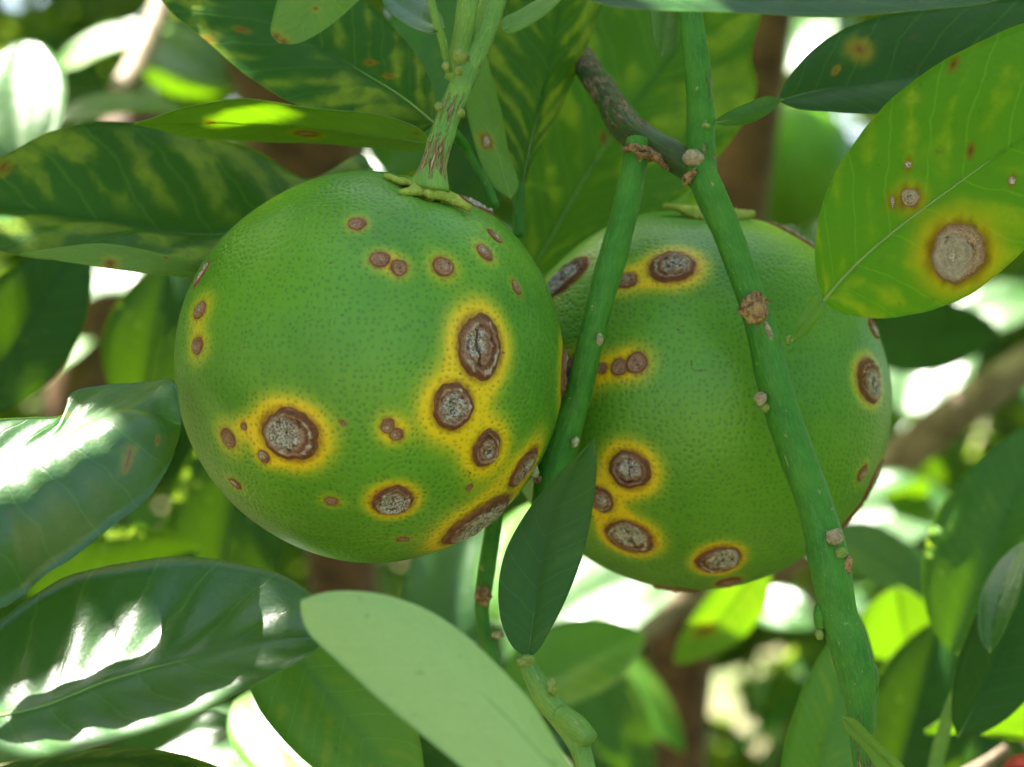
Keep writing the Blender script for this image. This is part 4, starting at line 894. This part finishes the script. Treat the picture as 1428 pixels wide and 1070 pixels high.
# px, py, D, length, width, tip angle, normal, kind, sun radius, label
BG = [
 (28, 130, 62, 5.2, 2.6, 100, (-0.1, -0.75, 0.65), 'gloss', 2.2, 'big pale sunlit leaf at the left edge, upper half'),
 (165, 150, 66, 3.6, 1.6, 5, (0, -0.5, 0.8), 'gloss', 0, 'blurred bluish leaf above the mottled leaf, left'),
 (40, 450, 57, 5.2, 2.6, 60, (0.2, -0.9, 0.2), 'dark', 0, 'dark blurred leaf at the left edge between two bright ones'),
 (150, 60, 90, 5.0, 2.2, 20, HAL, 'bright', 1.4, 'white sunlit leaf in the upper left background'),
 (240, 70, 95, 6.0, 3.0, 150, (0.1, -0.7, 0.6), 'gloss', 0, 'bluish blurred leaf left of the dark mottled top leaf'),
 (265, 120, 84, 3.6, 1.6, -10, (0.0, -0.3, -0.9), 'bright', 1.6, 'glowing green leaf under the dark mottled top leaf'),
 (150, 395, 95, 4.4, 2.2, 10, HAL, 'gloss', 1.4, 'pale sunlit leaf below the curled leaf edge'),
 (70, 505, 98, 4.6, 2.4, 40, HAL, 'bright', 1.6, 'white sunlit leaf above the torn glossy leaf'),
 (190, 540, 98, 3.4, 1.8, 30, HAL, 'gloss', 1.2, 'small pale sunlit leaf left of the left fruit'),
 (180, 760, 92, 3.4, 1.6, 40, (0.1, -0.3, -0.9), 'bright', 1.4, 'glowing green leaf between the two glossy lower left leaves'),
 (830, 845, 76, 7.0, 4.8, 30, HAL, 'gloss', 2.4, 'white sunlit leaf under the right fruit beside the small dark leaf'),
 (800, 925, 64, 5.2, 2.6, 25, (0.1, -0.7, 0.7), 'bright', 0, 'blurred green leaf below the white sunlit one'),
 (632, 810, 62, 5.6, 2.6, 80, (0.2, -0.8, 0.5), 'gloss', 0, 'pale green blurred leaf behind the thin twig'),
 (722, 770, 60, 4.6, 2.0, 70, HAL, 'bright', 1.5, 'bright strip of a sunlit leaf behind the small dark leaf'),
 (470, 985, 46, 5.4, 2.6, -50, (0.2, -0.9, 0.3), 'bright', 0, 'green blurred leaf left of the pale sage leaf'),
 (400, 1030, 52, 5.2, 2.2, -40, HAL, 'bright', 1.8, 'sunlit pale leaf at the bottom, under the broad glossy leaf'),
 (245, 1035, 54, 3.4, 1.8, 20, HAL, 'gloss', 0.9, 'white sunlit leaf peeping under the broad glossy leaf'),
 (330, 1050, 60, 5.0, 3.0, 0, (0, -0.6, 0.7), 'gloss', 0, 'bluish leaf at the bottom edge under the broad glossy leaf'),
 (1005, 862, 66, 4.6, 1.9, 235, (0.1, -0.8, -0.6), 'bright', 0, 'blurred green leaf with a painted sunlit yellow spot under the right fruit'),
 (880, 960, 80, 5.6, 2.0, -45, (0.2, -0.7, 0.6), 'bright', 1.2, 'pale narrow leaf below the right fruit'),
 (855, 1000, 74, 5.0, 2.2, -60, (0.0, -0.9, 0.2), 'mid', 0, 'green narrow blurred leaf right of the young shoot'),
 (1160, 1010, 50, 5.2, 1.9, 72, (0.2, -0.95, 0.2), 'bright', 0, 'pale green upright leaf behind the lower green stem'),
 (1088, 850, 76, 2.8, 1.8, -20, HAL, 'gloss', 1.3, 'white sunlit leaf left of the green stem, under the right fruit'),
 (1285, 515, 108, 7.6, 5.4, 60, HAL, 'gloss', 2.6, 'white sunlit leaf right of the right fruit'),
 (1388, 432, 104, 5.4, 3.6, 20, HAL, 'gloss', 2.0, 'white sunlit leaf under the large bright leaf'),
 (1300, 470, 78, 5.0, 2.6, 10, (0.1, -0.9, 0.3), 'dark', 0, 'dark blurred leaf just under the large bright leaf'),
 (1225, 722, 80, 5.6, 4.4, 15, HAL, 'gloss', 2.4, 'white sunlit leaf right of the green stem'),
 (1265, 685, 80, 2.2, 1.5, 40, (0.0, -0.35, -0.9), 'bright', 1.2, 'small glowing yellow-green leaf right of the right fruit'),
 (1240, 790, 72, 5.0, 2.4, -30, (0.2, -0.7, 0.6), 'gloss', 0, 'pale blurred leaf right of the green stem'),
 (1120, 50, 96, 4.2, 3.0, 60, HAL, 'gloss', 1.8, 'white sunlit leaf at the top, left of the dark spotted leaf'),
 (1140, 300, 98, 4.4, 2.6, 70, (-0.1, -0.55, 0.8), 'gloss', 1.4, 'pale sunlit leaf behind the top of the right fruit'),
 (1395, 740, 57, 6.4, 3.1, 65, (-0.25, -0.9, 0.2), 'mid', 0, 'dark green blurred leaf at the right edge'),
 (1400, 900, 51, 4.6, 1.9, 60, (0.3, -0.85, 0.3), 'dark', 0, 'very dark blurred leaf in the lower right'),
 (1266, 890, 66, 5.6, 3.0, -62, (-0.1, -0.45, -0.88), 'bright', 1.6, 'glowing yellow-green leaf in the lower right'),
 (1395, 1000, 56, 4.6, 3.4, 60, (0.0, -0.40, -0.9), 'bright', 2.0, 'glowing yellow-green leaf above the red fruit'),
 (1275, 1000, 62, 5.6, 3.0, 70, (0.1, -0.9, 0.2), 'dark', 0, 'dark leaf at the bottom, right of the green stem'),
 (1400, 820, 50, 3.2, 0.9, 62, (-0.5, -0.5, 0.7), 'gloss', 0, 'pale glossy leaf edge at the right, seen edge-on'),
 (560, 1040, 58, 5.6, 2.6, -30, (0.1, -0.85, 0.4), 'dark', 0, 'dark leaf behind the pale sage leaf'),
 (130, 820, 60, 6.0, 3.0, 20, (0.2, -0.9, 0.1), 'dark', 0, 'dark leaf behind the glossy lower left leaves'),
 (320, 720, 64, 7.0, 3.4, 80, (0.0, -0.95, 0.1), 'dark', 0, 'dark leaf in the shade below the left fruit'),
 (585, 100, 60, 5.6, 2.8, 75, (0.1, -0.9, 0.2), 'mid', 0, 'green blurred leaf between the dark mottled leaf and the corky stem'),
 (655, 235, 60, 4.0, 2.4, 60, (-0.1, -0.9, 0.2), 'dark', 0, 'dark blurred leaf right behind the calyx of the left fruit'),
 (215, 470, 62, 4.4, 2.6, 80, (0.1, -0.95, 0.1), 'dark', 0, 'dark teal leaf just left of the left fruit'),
 (520, 232, 96, 3.4, 2.0, 30, HAL, 'gloss', 1.2, 'small white sunlit leaf above the left fruit'),
]
for i, (px, py, D, ln, wd, an, nr_, kind, sr, lab) in enumerate(BG):
    see = 'under' if nr_[2] < -0.5 else 'upper'
    D2 = deep(D); ln *= D2 / D; wd *= D2 / D; sr *= D2 / D; D = D2
    simple_leaf(px, py, D, ln, wd, an, nr_, kind, see=see, label=lab, seed=100 + i, spots=[(985, 880, 12)] if 'yellow spot' in lab else ())  # the yellow spot is a sunlit patch put into the leaf colour
    if sr: sunny(px, py, D, sr)

# sun patches on the foreground leaves
for a in [(54, 20, 605, 0.80), (54, 60, 600, 0.80), (54, 100, 600, 0.70), (54, 10, 640, 0.90), (54, 50, 645, 0.90), (54, 95, 635, 0.80), (54, 120, 615, 0.60), (54, 80, 665, 0.70), (54, 30, 668, 0.70),
          (55, 366, 806, 0.28), (55, 374, 832, 0.36), (55, 384, 858, 0.38), (55, 394, 880, 0.28), (55, 112, 862, 0.28), (55, 130, 878, 0.20), (55, 30, 975, 0.34),
          (55, 28, 1032, 0.7), (55, 62, 1028, 0.5), (55, 5, 1015, 0.6), (55, 412, 905, 0.26), (55, 392, 922, 0.22),
          (51, 8, 312, 0.42), (57, 930, 2, 0.7), (57, 880, 2, 0.4), (57, 975, 6, 0.4), (21, 1405, 45, 0.35), (12, 385, 160, 0.6), (12, 350, 166, 0.7), (12, 315, 172, 0.55)]: sunny_on(*a)
KEEP = 3
canopy()

# leafy shoots deeper in the tree: one set of leaf meshes, each leaf and shoot an object of its own
def proto(kind, seed, length=8.0, width=3.6):
    nu, nv = 12, 3; t = np.linspace(0, 1, nu); z = np.zeros(nu)
    M = np.stack([z, t * length, -0.18 * length * t * t], 1); pr = np.sin(math.pi * t ** 0.85) ** 0.75 * width / 2
    L = M + np.stack([-pr, z, pr * 0.22], 1); R = M + np.stack([pr, z, pr * 0.22], 1)
    G, UV = grid_from(M, L, R, nu, nv, 0.08, 0.10, 0.01, seed)
    V, uv, Fc, mi, N = blade_solid(G, UV, 0.04, np.array([0, 0, 1.0]))
    return make_mesh('leaf', V, Fc, [M_UP[kind], M_UN[kind], M_EDGE], mi, uv)
PROTO = [proto('dark', 1), proto('mid', 2), proto('gloss', 3, 7.0, 3.6), proto('bright', 4, 7.5, 3.2), proto('mottle', 5)]
stem_meshes = []
def stem_proto(L):
    n, seg = 8, 6; V = []; t = np.linspace(0, 1, n)
    for i in range(n):
        c = np.array([0.06 * L * math.sin(3 * t[i]), t[i] * L, 0.10 * L * t[i] ** 2]); r = 0.28 * (1.1 - t[i] * 0.7)
        for j in range(seg): V.append(c + np.array([math.cos(6.283*j/seg), 0, math.sin(6.283*j/seg)]) * r)
    Fc = [(i*seg+j, i*seg+(j+1) % seg, (i+1)*seg+(j+1) % seg, (i+1)*seg+j) for i in range(n-1) for j in range(seg)]
    return make_mesh('stem', V, Fc, M_STEM, uv=[(0, 0)] * len(V))
STEM = stem_proto(20.0)
from mathutils import Matrix, Euler
def shoot(where, c, rot, nl, r):
    o = empty('leafy_shoot', c, 'blurred leafy shoot in the background ' + where, 'shoot', 'blurred shoots in the background'); o.rotation_euler = rot
    link('stem', STEM, o)
    for k in range(nl):
        t = 0.12 + 0.88 * k / nl; l = link('leaf', PROTO[r.choice([0, 0, 1, 1, 2, 2, 3, 4])], o)
        l.location = Vector((0.06*20*math.sin(3*t), t*20, 0.10*20*t*t)) * CM
        l.rotation_euler = Euler((r.uniform(-0.7, 0.3), r.uniform(-0.6, 0.6), 2.4 * k + r.uniform(-0.4, 0.4)), 'XYZ')
        s = r.uniform(0.75, 1.15); l.scale = (s, s, s)
rs = np.random.default_rng(21)
spots_ = []
COLS = ['at the far left', 'left of the left fruit', 'behind the left fruit', 'between the fruits', 'behind the right fruit', 'right of the right fruit', 'at the far right']
ROWS = ['top of the picture', 'upper middle', 'lower middle', 'bottom of the picture']
for gy in range(4):
    for gx in range(7):
        spots_.append((-120 + gx * 270 + rs.uniform(-80, 80), -30 + gy * 340 + rs.uniform(-100, 100), rs.uniform(120, 210), COLS[gx] + ', ' + ROWS[gy]))
for (x, y, D, where) in spots_:
    shoot(where, P(x, y, D), Euler((rs.uniform(-0.8, 0.8), rs.uniform(-0.8, 0.8), rs.uniform(0, 6.28))), 9, rs)

# the mass of foliage at the back
n = 21000; D = rs.uniform(235, 430, n); C = np.stack([rs.uniform(-0.42, 0.42, n) * D, D - 45, rs.uniform(-100, 170, n)], 1)
keep = np.array([nz(c, 0.025, 3) > -0.36 for c in C]); C = C[keep]
leaf_cloud('distant_foliage', C, rs.uniform(4, 6, len(C)), rs.uniform(1.8, 2.8, len(C)), (M_UP['dark'], M_UP['dark'], M_UP['mid'], M_UP['gloss']), 'dense dark foliage of the orchard far behind the fruits', 9)
